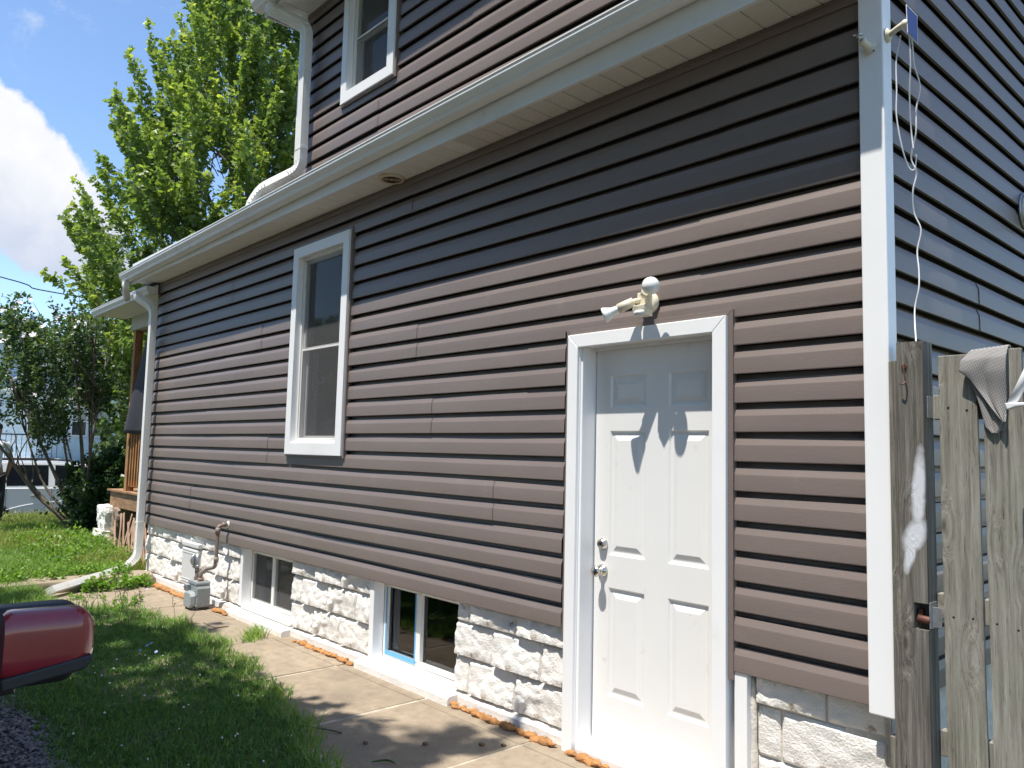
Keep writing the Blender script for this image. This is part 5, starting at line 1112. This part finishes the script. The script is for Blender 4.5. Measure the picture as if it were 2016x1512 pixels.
blades('grass', gxy, .20, .005, M['grassdry'], .45, .75, None, 'yellowing taller blades in patches through the sunny lawn')
# seed heads over the far lawn
def seedheads():
    xy = scatter(1500, -17.2, -12.2, -1.0, 3.2, lambda x, y: visible(x, y, .3)); z = ground_h(xy[:, 0], xy[:, 1]); P = np.stack([xy[:, 0], xy[:, 1], z+rng.uniform(.09, .20, len(xy))], 1)
    D = np.tile(np.array([0, 0, 1.]), (len(P), 1)); o = leaves('seed_heads', P, D, .06, LEAF_LANCE, M['grassdry'], np.full(len(P), .95), None, 0, .1); tag(o, 'pale seed heads standing above the far lawn grass', 'grass', kind='stuff')
seedheads()
# broad leaved weeds
def weed_patch(label, xs, ys, n, h, leaf, m_, cond=None, z=None, name='weeds'):
    xy = np.stack([rng.uniform(*xs, n), rng.uniform(*ys, n)], 1)
    if cond is not None: xy = xy[cond(xy[:, 0], xy[:, 1])]
    zz = (ground_h(xy[:, 0], xy[:, 1]) if z is None else np.full(len(xy), z)); st = np.stack([xy[:, 0], xy[:, 1], zz], 1); P, D, t = spray_points(st, rng.normal(0, .35, (len(st), 3))+np.array([0, 0, 1.]), h, 14, h*.38, .2, 0)
    var = np.clip(.25+.5*t+rng.normal(0, .18, len(P)), 0, 1); o = leaves(name, P, D, leaf, LEAF_OVAL, m_, var, None, .3, 1.1); tag(o, label, 'weeds', kind='stuff'); return o
weed_patch('leafy weeds growing below the white pier and lattice', (-10.9, -8.6), (-.9, .12), 260, .22, .042, M['weed'], lambda x, y: visible(x, y, .2))
weed_patch('low leafy weeds spread through the sunny lawn', (-13.5, -8.3), (-2.0, -.1), 240, .16, .036, M['weed'], lambda x, y: visible(x, y, .2))
weed_patch('clover leaves scattered in the shaded grass', (-6.4, -.8), (-2.0, -.7), 1500, .03, .018, M['clover'], lambda x, y: (y < edge(x)-.02) & visible(x, y, .2), GZ+.002, 'clover')
weed_patch('bright creeper leaves tumbling over the front of the concrete step', (-7.66, -7.42), (-.75, -.18), 60, .10, .048, M['weed'], None, GZ, 'creeper')
weed_patch('weeds rooted along the top of the concrete step', (-8.3, -7.75), (-1.5, -.25), 130, .10, .035, M['weed'], None, -.50)
weed_patch('small weeds in the walk joint left of the gas meter', (-7.3, -6.3), (-.95, -.45), 60, .05, .028, M['weed'], lambda x, y: np.abs(y+.80+.25*np.sin(x*4)) < .16, GZ)
def tuft(x, y, n, h, label):
    xy = np.array([x, y])+rng.normal(0, .035, (n, 2)); o = blades('grass_tuft', xy, h, .0035, M['grass'], 1.1, .7, tz, label); del o['kind']; o['category'] = 'grass tuft'; return o
tuft(-4.72, -.235, 150, .11, 'bright grass tuft growing from the walk below the far cellar window')
tuft(-4.62, -.32, 60, .06, 'low grass tuft just before the taller tuft on the walk')
tuft(-5.55, -.52, 90, .09, 'grass tuft at the lawn corner in front of the gas meter')
# wiry chicory stalks at the corner of the lawn
def stalks():
    rs = random.Random(8); root = thing('chicory_plant', (-5.9, -.75, GZ), 'wiry chicory stalks with sparse blue flowers before the gas meter', 'wildflower')
    for k in range(16):
        x, y = -5.95+rs.gauss(0, .38), -.80+rs.gauss(0, .13); h = rs.uniform(.16, .34); a = Vector((x, y, GZ)); b = a+Vector((rs.gauss(0, .06), rs.gauss(0, .06), h)); m_ = MB(); m_.tube(smooth_path(bent(a, b, 2, .06), 3), .0016, 5)
        for q in range(5): c = a.lerp(b, rs.uniform(.35, .95)); m_.tube([c, c+Vector((rs.gauss(0, .035), rs.gauss(0, .035), rs.uniform(.02, .06)))], .0011, 4); m_.ball(tuple(c+Vector((rs.gauss(0, .02), rs.gauss(0, .02), .03))), .0035, 6, 4)
        m_.build('stalk', M['bark'], root, fix=False)
    for x, y, z in ((-4.62, -1.05, -.505), (-4.55, -1.10, -.50), (-4.42, -1.08, -.52), (-4.50, -1.16, -.515), (-6.6, -1.05, -.36), (-6.1, -.62, -.38)):
        m_ = MB(); ax = Vector((.4, -.5, .8)).normalized(); xx, yy = frame_of(ax); q = Vector((x, y, z))
        for k in range(9): a = 2*PI*k/9; e = xx*math.cos(a)+yy*math.sin(a); e2 = xx*math.cos(a+.45)+yy*math.sin(a+.45); m_.face([q, q+e*.010, q+(e+e2)*.5*.013, q+e2*.010])
        m_.build('flower', M['blueflower'], root, fix=False)
stalks()
def cloverheads():
    m_ = MB(); rs = random.Random(12)
    for k in range(34):
        x = rs.uniform(-4.6, -1.8); y = rs.uniform(-1.9, -.95)
        if y > edge(np.array([x]))[0]-.05: continue
        m_.ball((x, y, GZ+.035+rs.random()*.015), rs.uniform(.004, .0065), 8, 5)
    o = m_.build('clover_flowers', M['petal'], fix=False); tag(o, 'small white clover heads dotted over the shaded grass', 'clover', kind='stuff')
cloverheads()
# ---- gravel drive
sheet('driveway', -60, 60, -5.6, -2.03, M['gravelbed'], 240, 30, lambda X, Y: np.maximum(GZ-.004, ground_h(X, Y)+.017)+.006*np.sin(X*5)*np.sin(Y*7))
def gravel():
    ico = [];  import bmesh
    bm = bmesh.new(); bmesh.ops.create_icosphere(bm, subdivisions=1, radius=1); B = np.array([v.co[:] for v in bm.verts]); Fi = np.array([[v.index for v in f.verts] for f in bm.faces]); bm.free()
    n = 15000; xy = np.stack([rng.uniform(-7, .6, n), -1.97-rng.exponential(.34, n)+rng.normal(0, .035, n)], 1); xy = xy[(xy[:, 1] > -3.4) & visible(xy[:, 0], xy[:, 1], .15)]; n = len(xy)
    s_ = rng.uniform(.004, .013, n)*rng.uniform(.8, 1.3, n); sc = s_[:, None]*rng.uniform(.6, 1.4, (n, 3)); sc[:, 2] *= .65; V = B[None]*(1+rng.normal(0, .16, (n, len(B), 1)))*sc[:, None, :]
    a = rng.uniform(0, PI, n); ca, sa = np.cos(a)[:, None], np.sin(a)[:, None]; X = V[:, :, 0]*ca-V[:, :, 1]*sa; Y = V[:, :, 0]*sa+V[:, :, 1]*ca
    W_ = np.stack([X+xy[:, :1], Y+xy[:, 1:], V[:, :, 2]+GZ+.002+sc[:, 2:3]*.4+rng.uniform(0, .006, (n, 1))], -1)
    me = np_mesh('gravel', W_.reshape(-1, 3), [(Fi[None]+np.arange(n)[:, None, None]*len(B)).reshape(-1, 3)], M['rock']); o = add('gravel', me); tag(o, 'loose grey crushed gravel beside the shaded lawn', 'gravel', kind='stuff')
gravel()

# ================================================================== VEHICLES, PERSON, STREET
def loft(mb, sections, smooth=True, caps=True):
    n = len(sections[0]); i = len(mb.v)
    for sc in sections: mb.v += [tuple(p) for p in sc]
    for j in range(len(sections)-1):
        for k in range(n): mb.f.append((i+j*n+k, i+j*n+(k+1) % n, i+(j+1)*n+(k+1) % n, i+(j+1)*n+k)); mb.sm.append(smooth)
    if caps: mb.f.append(tuple(i+k for k in range(n))[::-1]); mb.f.append(tuple(i+(len(sections)-1)*n+k for k in range(n))); mb.sm += [False, False]
    return mb
def wheel(parent, c, r, w, side):
    """side: unit x of the outer face"""
    mb = MB(); mb.lathe([(r*.62, 0), (r*.95, 0), (r, w*.12), (r, w*.88), (r*.95, w), (r*.62, w)], (c[0]-side*w/2, c[1], c[2]), (side, 0, 0), 28); ty = mb.build('wheel', M['tyre'], parent)
    mb = MB(); mb.lathe([(r*.62, 0), (r*.58, .02), (r*.20, .035), (.01, .04)], (c[0]+side*(w/2-.03), c[1], c[2]), (side, 0, 0), 28); mb.build('rim', M['galv'], ty)
def car(name, label, X, Yc, Zg, L, Wd, H, paint, suv=True, front=1):
    """side view profile along y (front = +y when front=1), width along x; X is the middle"""
    root = thing(name, (X, Yc, Zg), label, 'car'); s_ = front
    def Y(t): return Yc+s_*(t-.5)*L
    hw = Wd/2
    low = [(.012, .34), (.0, .52), (.01, .66), (.02, .78 if suv else .74), (.03, .95 if suv else .86)]
    belt = 1.05 if suv else .86; r_ = H
    # body shell below the belt line, with wheel arches as cuts in the side outline
    top = [(.0, .62), (.012, .88), (.05, belt), (.30, belt-.01), (.66, belt-.02), (.74, belt-.04), (.90, belt-.16), (.975, belt-.27), (1.0, .56)]
    bot = []
    for cx in (.835, .185):
        ra = .365/L; bot += [(cx+ra*1.02, .26)]+[(cx+ra*math.cos(a), .34+.365*math.sin(a)) for a in np.linspace(0, PI, 11)]+[(cx-ra*1.02, .26)]
    outline = top+[(.99, .30)]+bot+[(.01, .30)]
    mb = MB(); secs = []
    for x, ins, dz in ((-hw, .0, .0), (-hw+.0, 0, 0), (hw, 0, 0)): pass
    def sec(x, k): return [(X+x, Y(.5+(t-.5)*(1-k)), Zg+z-(k*.5 if z > .8 else 0)) for t, z in outline]
    loft(mb, [sec(-hw, .012), sec(-hw+.05, 0), sec(hw-.05, 0), sec(hw, .012)], smooth=False)
    body = mb.build('body', paint, root, bevel=.018, seg=3)
    # crease along the doors
    for sd in (-1, 1):
        mb = MB(); pts = [(X+sd*(hw+.001), Y(t), Zg+z) for t, z in ((.24, .55), (.34, .66), (.5, .72), (.66, .74))]; mb.tube(smooth_path(pts, 5), .010, 6); mb.build('crease', paint, root)
        mb = MB(); mb.box((X+sd*hw-.012, min(Y(.30), Y(.70)), Zg+.22), (X+sd*hw+.012, max(Y(.30), Y(.70)), Zg+.34)); mb.build('sill', paint, root, bevel=.01)
    # greenhouse
    gh = [(.02 if suv else .14, belt-.02), (.07 if suv else .27, r_-.04), (.12 if suv else .33, r_), (.52, r_+.0), (.60, r_-.05), (.735, belt-.03)]
    mb = MB(); tw = .13
    def gsec(x, k): return [(X+x*(1-(z-belt)/(r_-belt)*tw*1.0), Y(t), Zg+z) for t, z in gh]
    loft(mb, [gsec(-hw+.02, 0), gsec(hw-.02, 0)], smooth=False); mb.build('cabin', paint, root, bevel=.03, seg=3)
    # glazing panels just proud of the cabin
    for sd in (-1, 1):
        for nm, a in (('side_window', [(.13, .06), (.17, .88), (.215, .88), (.215, .06)] if suv else [(.30, .1), (.34, .86), (.40, .86), (.40, .1)]), ('side_window', [(.235, .06), (.235, .88), (.415, .88), (.415, .06)]), ('side_window', [(.445, .06), (.445, .88), (.52, .86), (.585, .70), (.665, .06)])):
            def pt(t, h, o): z = belt+(r_-belt)*h; return (X+sd*((hw-.02)*(1-h*tw)+o), Y(t), Zg+z)
            mb = MB(); q = [pt(t, h, .004) for t, h in a]; q2 = [pt(t, h, -.02) for t, h in a]; i = len(q); mb.v = q+q2; mb.f = [tuple(range(i)), tuple(range(i, 2*i))[::-1]]+[(k, (k+1) % i, i+(k+1) % i, i+k) for k in range(i)]; mb.sm = [False]*len(mb.f); mb.build(nm, M['carglass'], root)
        for t in (.36, .14): mb = MB(); mb.box((X+sd*hw-.01, min(Y(t-.02), Y(t+.02)), Zg+.83), (X+sd*hw+.028, max(Y(t-.02), Y(t+.02)), Zg+.86)); mb.build('door_handle', M['steel'] if suv else paint, root, bevel=.008)
        for t in (.43, .66, .235): mb = MB(); mb.box((X+sd*hw-.002, Y(t)-.004, Zg+.36), (X+sd*hw+.0025, Y(t)+.004, Zg+belt-.03)); mb.build('door_gap', M['dark'], root)
        if suv: mb = MB(); mb.tube([(X+sd*(hw-.16), Y(.13), Zg+r_+.015), (X+sd*(hw-.16), Y(.16), Zg+r_+.05), (X+sd*(hw-.16), Y(.50), Zg+r_+.05), (X+sd*(hw-.16), Y(.54), Zg+r_+.01)], .018, 8); mb.build('roof_rail', M['blackplastic'], root)
        mb = MB(); mb.box((X+sd*(hw+.02)-.07, Y(.64)-.05, Zg+belt+.0), (X+sd*(hw+.02)+.09, Y(.64)+.05, Zg+belt+.13)); mb.build('side_mirror', paint, root, bevel=.03)
        for t in (.835, .185): wheel(root, (X+sd*(hw-.11), Y(t), Zg+.33), .33, .21, sd)
        mb = MB(); mb.box((X+sd*(hw-.25)-.14, Y(.985)-.02, Zg+.62), (X+sd*(hw-.25)+.14, Y(.985)+.02, Zg+.74)); mb.build('headlight', M['glassdark'], root, bevel=.02)
        mb = MB(); mb.box((X+sd*(hw-.12)-.09, Y(.008)-.02, Zg+.72), (X+sd*(hw-.12)+.09, Y(.008)+.02, Zg+.92)); mb.build('tail_light', M['red'], root, bevel=.02)
    # windscreen and rear window
    for a, b in (((.615, .90), (.725, .10)), ((.06 if suv else .25, .90), (.026 if suv else .16, .15))):
        mb = MB(); off = .012 if a[0] > .5 else -.012
        def pw(t, h, sd): z = belt+(r_-belt)*h; return (X+sd*((hw-.10)*(1-h*tw)), Y(t)+s_*off, Zg+z+.012)
        mb.face([pw(*a, -1), pw(*a, 1), pw(*b, 1), pw(*b, -1)]); mb.build('windscreen', M['carglass'], root)
    return root
car('parked_car', 'silver crossover with dark windows parked at the kerb behind the shrub', -20.32, 1.75, -1.195, 4.6, 1.84, 1.62, M['silver'])
car('parked_car', 'low bright yellow car parked across the street behind the silver crossover', -24.6, 3.6, -1.195, 4.7, 1.88, 1.36, M['yellow'], suv=False, front=-1)

# ---- dark red pickup whose mirror pokes in at the lower left
truck = thing('pickup_truck', (-.9, -3.75, GZ), 'dark red pickup on the gravel drive showing its door mirror', 'pickup')
TX0, TX1, TY0, TY1 = -5.3, .62, -4.75, -2.865
mb = MB(); out = [(TX0, .42), (TX0, 1.02), (-2.75, 1.02), (-2.75, .98), (-.55, .99), (-.40, 1.02), (.30, .975), (.56, .90), (TX1, .72), (TX1+.02, .40), (.45, .34)]
for cx in (-.12, -4.15): out += [(cx+.42*math.cos(a), .38+.42*math.sin(a)) for a in np.linspace(0, PI, 11)]
out += [(TX0+.02, .36)]
sec = lambda y, k: [(x, y, GZ+z-(k if z > .85 else 0)) for x, z in out]
loft(mb, [sec(TY0, .05), sec(TY0+.09, 0), sec(TY1-.09, 0), sec(TY1, .05)], smooth=False); mb.build('body', M['red'], truck, bevel=.02, seg=3)
mb = MB(); gh = [(-2.70, .97), (-2.62, 1.62), (-2.50, 1.70), (-1.45, 1.72), (-1.25, 1.66), (-.60, .98)]
gs = lambda sd: [(x, (TY0+TY1)/2+sd*((TY1-TY0)/2-.03-(z-.97)*.22), GZ+z) for x, z in gh]
loft(mb, [gs(-1), gs(1)], smooth=False); mb.build('cab', M['red'], truck, bevel=.03, seg=3)
for sd in (-1, 1):
    for a in ([(-2.60, 1.03), (-2.53, 1.60), (-1.98, 1.63), (-1.98, 1.03)], [(-1.90, 1.03), (-1.90, 1.63), (-1.42, 1.62), (-.86, 1.03)]):
        mb = MB(); mb.face([(x, (TY0+TY1)/2+sd*((TY1-TY0)/2-.026-(z-.97)*.22), GZ+z) for x, z in a]); mb.build('side_window', M['carglass'], truck)
    for x in (-.12, -4.15):
        m2 = MB(); m2.lathe([(.24, 0), (.37, 0), (.385, .03), (.385, .22), (.37, .25), (.24, .25)], (x, (TY0+TY1)/2+sd*((TY1-TY0)/2-.27), GZ+.385), (0, sd, 0), 28); w_ = m2.build('wheel', M['tyre'], truck)
        m2 = MB(); m2.lathe([(.24, 0), (.22, .03), (.07, .05), (.01, .05)], (x, (TY0+TY1)/2+sd*((TY1-TY0)/2-.06), GZ+.385), (0, sd, 0), 28); m2.build('rim', M['galv'], w_)
# mirror: rounded shell, black rim towards the glass, glass, arm
def mirror_shell(name, mt, y0, y1, x0, x1, za, zb, drop, parent, sq=3.6, n=48, m=18, cut=None):
    """superellipse shell, narrower and lower at its outer end"""
    mb = MB(); secs = []
    for j in range(m+1):
        t = j/m; y = y0+(y1-y0)*t
        e = 1-max(0, (t-.70)/.30)**3*.42; e *= 1-max(0, (.10-t)/.10)**2*.10
        cz = (za+zb)/2+drop*t; hz = (zb-za)/2*(e if t < 1 else e); cx = (x0+x1)/2; hx = (x1-x0)/2*(1-max(0, (t-.75)/.25)**2*.45)
        ring = []
        for k in range(n):
            a = 2*PI*k/n; c, s_ = math.cos(a), math.sin(a); ring.append((cx+hx*abs(c)**(2/sq)*(1 if c > 0 else -1), y, cz+hz*abs(s_)**(2/sq)*(1 if s_ > 0 else -1)))
        secs.append(ring)
    loft(mb, secs, smooth=True); o = mb.build(name, mt, parent); o.data.set_sharp_from_angle(angle=math.radians(50)); return o
MR = mirror_shell('mirror', M['red'], -2.676, -2.502, -.705, -.600, .407, .552, -.004, truck); MR['label'] = 'dark red door mirror shell with black rim'
mirror_shell('mirror_rim', M['blackplastic'], -2.690, -2.512, -.728, -.640, .383, .556, -.002, MR, 4.2)
mb = MB(); mb.prism([(-2.675, .395), (-2.52, .418), (-2.505, .440), (-2.51, .447), (-2.66, .423), (-2.678, .42)], -.712, -.596, lambda p, t: (t, p[0], p[1])); mb.build('lower_trim', M['blackplastic'], MR, bevel=.004)
mb = MB(); mb.box((-.7305, -2.672, .405), (-.7285, -2.53, .54)); mb.build('mirror_glass', M['steel'], MR)
mb = MB(); mb.tube([(-.675, -2.64, .400), (-.70, -2.74, .385), (-.74, -2.90, .40)], [.030, .032, .045], 12); mb.build('arm', M['blackplastic'], MR)

# ---- person walking on the lawn at the left edge
def skin_obj(name, V, E, R, m_, parent, sub=1):
    me = bpy.data.meshes.new(name); me.from_pydata(V, E, []); me.materials.append(m_); o = add(name, me, parent); md = o.modifiers.new('skin', 'SKIN'); md.use_smooth_shade = True
    for i, r in enumerate(R): sv_ = me.skin_vertices[0].data[i]; sv_.radius = (r, r) if not isinstance(r, tuple) else r
    me.skin_vertices[0].data[0].use_root = True; sb_ = o.modifiers.new('sub', 'SUBSURF'); sb_.levels = sb_.render_levels = sub+1; return o
ps_ = thing('person', (-14.15, -.585, -.56), 'person in white t shirt and black trousers walking at the left edge', 'person')
O = Vector((-14.15, -.585, -.56))
def pv(l): return [tuple(O+Vector(q)) for q in l]
body = pv([(0, 0, .92), (0, .0, 1.12), (0, .0, 1.30), (0, 0, 1.42), (0, .01, 1.50), (0, .02, 1.60), (0, .02, 1.68),
           (0, .17, 1.40), (.02, .25, 1.15), (-.06, .22, .92), (-.09, .20, .84), (0, -.17, 1.40), (-.02, -.24, 1.15), (.08, -.22, .93), (.12, -.20, .86),
           (0, .10, .88), (.12, .11, .50), (.04, .11, .10), (.16, .12, .03), (0, -.10, .88), (-.06, -.11, .50), (-.26, -.11, .16), (-.18, -.12, .04)])
skin_obj('body', body, [(0,1),(1,2),(2,3),(3,4),(4,5),(5,6),(3,7),(7,8),(8,9),(9,10),(3,11),(11,12),(12,13),(13,14),(0,15),(15,16),(16,17),(17,18),(0,19),(19,20),(20,21),(21,22)],
         [.12, .115, .13, .10, .052, .085, .08, .055, .040, .030, .028, .055, .040, .030, .028, .085, .058, .040, .035, .085, .058, .040, .035], M['skin'], ps_)
sh = pv([(0, 0, .90), (0, 0, 1.12), (0, 0, 1.30), (0, 0, 1.42), (0, .185, 1.395), (.012, .235, 1.24), (0, -.185, 1.395), (-.012, -.235, 1.24)])
skin_obj('t_shirt', sh, [(0,1),(1,2),(2,3),(3,4),(4,5),(3,6),(6,7)], [(.165, .14), (.155, .13), (.17, .14), .10, .072, .058, .072, .058], M['tee'], ps_)
tr_ = pv([(0, 0, .98), (0, .10, .84), (.11, .11, .50), (.04, .11, .09), (0, -.10, .84), (-.06, -.11, .50), (-.25, -.11, .14)])
skin_obj('trousers', tr_, [(0,1),(1,2),(2,3),(0,4),(4,5),(5,6)], [(.16, .13), .108, .082, .068, .108, .082, .068], M['pants'], ps_)
hr = pv([(-.01, .02, 1.62), (-.01, .02, 1.71), (-.02, .02, 1.755)]); skin_obj('hair', hr, [(0,1),(1,2)], [.088, .094, .06], M['hair'], ps_)
for y, x in ((.12, .12), (-.12, -.20)): mb = MB(); mb.box(tuple(O+Vector((x-.10, y-.05, -.02))), tuple(O+Vector((x+.16, y+.05, .075)))); mb.build('shoe', M['blackplastic'], ps_, bevel=.03)
for sd, q in ((1, (-.09, .20, .84)), (-1, (.12, -.20, .86))):
    for k in range(5):
        c = O+Vector(q)+Vector((-.02+.014*k, 0, 0)); mb = MB(); mb.tube([c, c+Vector((.004*k, .01*sd, -.06)), c+Vector((.012, .022*sd, -.095+.012*abs(k-2)))], [.009, .008, .006], 6); mb.build('finger', M['skin'], ps_)
mb = MB(); mb.ball(tuple(O+Vector((.085, .02, 1.62))), .016, 8, 6, (1, .7, 1)); mb.build('nose', M['skin'], ps_)

# ---- pale blue house across the street
bh = thing('blue_house', (-36, 3.0, 0), 'pale blue sided house with grey gables and paired windows across the street', 'house')
HX = -32.0; HZ = -.1
def lap_wall(x, y0, y1, z0, z1, holes, name='wall', pitch=.14, ytop=None):
    mb = MB(); z = z0
    while z < z1-.01:
        zt = min(z+pitch, z1)
        for a, b, c, d in clip_rects(y0, y1, z, zt, holes):
            if ytop is not None:
                ya, yb = ytop(c); a, b = max(a, ya), min(b, yb)
                if b <= a+.02: continue
            mb.face([(x+.018, a, c), (x+.018, b, c), (x+.0, b, d), (x+.0, a, d)])
            mb.face([(x+.018, a, c), (x-.0, a, c), (x-.0, b, c), (x+.018, b, c)])
        z = zt
    return mb.build(name, M['bluehouse'], bh)
WN = [(4.66, 1.17, 5.14, 2.22), (5.44, 1.17, 6.02, 2.22), (3.2, 1.17, 3.9, 2.22), (-.6, 1.2, .3, 2.4)]
lap_wall(HX, -3.2, 6.25, HZ, 2.75, WN+[(1.3, HZ, 2.3, 2.25)])
lap_wall(HX-.4, -3.2, 6.25, 2.75, 5.3, [], 'gable_wall', ytop=lambda z: (-.2+(z-2.75)*-.0-3.0+(z-2.75)*2.45, 6.25-(z-2.75)*1.28))
mb = MB(); mb.box((HX-9, -3.2, HZ-.9), (HX-.03, 6.25, 2.74)); mb.build('wall', M['bluehouse'], bh)
for (y0, z0, y1, z1) in WN:
    mb = MB()
    for a, b in (((HX, y0-.07, z0-.07), (HX+.05, y0, z1+.07)), ((HX, y1, z0-.07), (HX+.05, y1+.07, z1+.07)), ((HX, y0, z1), (HX+.05, y1, z1+.07)), ((HX, y0, z0-.07), (HX+.06, y1, z0)), ((HX+.004, y0, (z0+z1)/2-.02), (HX+.03, y1, (z0+z1)/2+.02))): mb.box(a, b)
    w_ = mb.build('window', M['whitepaint'], bh)
    mb = MB(); mb.box((HX-.025, y0, z0), (HX-.015, y1, (z0+z1)/2)); mb.build('pane', M['glassdark'], w_)
    mb = MB(); mb.box((HX-.025, y0, (z0+z1)/2), (HX-.015, y1, z1)); mb.build('blind', M['shadegrey'], w_)
mb = MB(); mb.box((HX-.03, 1.3, HZ), (HX+.01, 2.3, 2.25)); mb.build('door', M['whitepaint'], bh)
# roofs: main cross gable, lower porch gable with white rakes
def gable_roof(y0, ym, y1, z0, zm, xf, xb, name='roof'):
    for a, b in (((y0, z0), (ym, zm)), ((ym, zm), (y1, z0))):
        roof_slab(name, [(xf, a[0], a[1]), (xf, b[0], b[1]), (xb, b[0], b[1]), (xb, a[0], a[1])], .08, None, bh, M['slate'])
        mb = MB(); mb.prism([(a[0], a[1]-.20), (b[0], b[1]-.20), (b[0], b[1]+.02), (a[0], a[1]+.02)], xf+.01, xf+.06, lambda p, t: (t, p[0], p[1])); mb.build('rake_board', M['whitepaint'], bh)
gable_roof(-3.6, 3.1, 6.6, 2.72, 5.35, HX+.0, HX-9)
gable_roof(2.6, 4.2, 5.6, 3.05, 4.25, HX+1.0, HX-1)
mb = MB(); mb.face([(HX+.55, 2.7, 3.02), (HX+.55, 5.5, 3.02), (HX+.55, 4.2, 4.15)]); mb.build('gable_wall', M['bluehouse'], bh)
mb = MB(); mb.box((HX-.02, 2.6, 2.68), (HX+.95, 5.6, 2.98)); mb.build('entry_beam', M['whitepaint'], bh)
for y in (6.18,): mb = MB(); mb.box((HX-.02, y, HZ), (HX+.045, y+.12, 2.75)); mb.build('corner_board', M['whitepaint'], bh)
br = MB(); br.box((HX-5, 6.34, HZ-.6), (HX-.15, 9.2, 3.4)); br.build('brick_wing', M['brick'], bh)
mb = MB(); mb.box((HX-.16, 6.4, .95), (HX-.10, 7.4, 1.03)); mb.build('sill', M['whitepaint'], bh)
# front steps and black railing
st_ = MB()
for k in range(4): 
    q = MB(); q.box((HX+2.2+.32*k, 1.2, -.9), (HX+2.52+.32*k, 3.1, .30-.18*k)); q.build('step', M['whitepaint'], bh, bevel=.01)
q = MB(); q.box((HX, .4, -.9), (HX+2.2, 3.9, .30)); q.build('stoop', M['whitepaint'], bh)
rl = thing('iron_railing', (HX+2, 2.4, .3), 'black iron railing beside the steps of the blue house', 'railing')
for x in (HX+2.1,):
    for k in range(22): q = MB(); q.tube([(x, .5+k*.155, .30), (x, .5+k*.155, 1.10)], .009, 5); q.build('baluster', M['blackplastic'], rl)
    q = MB(); q.box((x-.02, .45, 1.10), (x+.02, 3.85, 1.14)); q.build('hand_rail', M['blackplastic'], rl)
# neighbouring house farther left, partly seen between the branches
nh = thing('white_house', (-36, -9, 0), 'pale two storey house behind the shrub at the left edge', 'house')
mb = MB(); mb.box((-43, -13, -1), (-34.5, -4.6, 5.2)); mb.build('wall', M['bluehouse'], nh)
for a, b in (((-13.4, 5.1), (-8.8, 8.0)), ((-8.8, 8.0), (-4.2, 5.1))): roof_slab('roof', [(-34.1, a[0], a[1]), (-34.1, b[0], b[1]), (-43.3, b[0], b[1]), (-43.3, a[0], a[1])], .1, None, nh, M['slate'])
mb = MB(); mb.face([(-34.5, -13, 5.2), (-34.5, -4.6, 5.2), (-34.5, -8.8, 7.9)]); mb.build('gable_wall', M['bluehouse'], nh)
for y, z in ((-6.4, 1.0), (-9.4, 1.0), (-6.4, 3.6), (-9.4, 3.6)):
    mb = MB(); mb.box((-34.5, y, z), (-34.44, y+1.0, z+1.4)); w_ = mb.build('window', M['whitepaint'], nh); mb = MB(); mb.box((-34.44, y+.08, z+.08), (-34.43, y+.92, z+1.32)); mb.build('pane', M['glassdark'], w_)
# far trees behind the houses
for k, (x, y, h) in enumerate(((-52, -16, 7.5), (-55, 2, 6.0), (-50, 14, 8.5), (-47, 24, 9.5), (-60, -30, 10))):
    big_tree('street_tree', x, y, -1, [(1.5, h*.25), (h*.4, h*.5), (h*.7, h*.42), (h*.95, h*.2), (h*1.05, .2)], 150, 60, .55, M['maple'], ['far green tree behind the white house roof', 'far green tree behind the blue house', 'far round tree right of the blue house', 'farthest right of the trees beyond the street', 'farthest left of the trees beyond the street'][k], .25, 20+k, h*.2, h*.07, twig=False, group='far trees beyond the street')
# overhead lines
WL = [((-20, .177-6.5, 5.55), (-20, .177, 4.688), (-20, 1.896, 4.470), (-20, 12, 4.2)), ((-20, -6, 4.4), (-20, .235, 3.836), (-20, 1.01, 3.783), (-20, 12, 3.6)), ((-20, -6, 4.0), (-20, .2, 3.52), (-20, 1.2, 3.46), (-20, 12, 3.35))]
for k, w_ in enumerate(WL):
    cable('overhead_wire', w_, .014, M['blackwire'], ['highest black overhead wire crossing the sky left of the maple', 'middle overhead wire running behind the top of the flowering shrub', 'lowest overhead wire just above the blue house roof'][k], 'overhead wires along the street', cat='wire')
# added unseen house across the drive, blocking sky light from the wall
nb = thing('added_shading_house', (-2, -13, GZ), 'unseen grey sided house added across the gravel drive to shade the wall', 'house')
mb = MB(); mb.box((-11, -20, -.7), (6, -12.2, 5.0)); mb.build('wall', M['siding'], nb)
for a, b in (((-11.8, 4.9), (-16, 7.4)), ((-16, 7.4), (-20.4, 4.9))): roof_slab('roof', [(-11.3, a[0], a[1]), (6.3, a[0], a[1]), (6.3, b[0], b[1]), (-11.3, b[0], b[1])], .1, None, nb, M['roof'])
for x in (-8, -4, 0, 3.6): mb = MB(); mb.box((x, -12.22, 1.0), (x+.9, -12.15, 2.5)); mb.build('window', M['whitepaint'], nb)
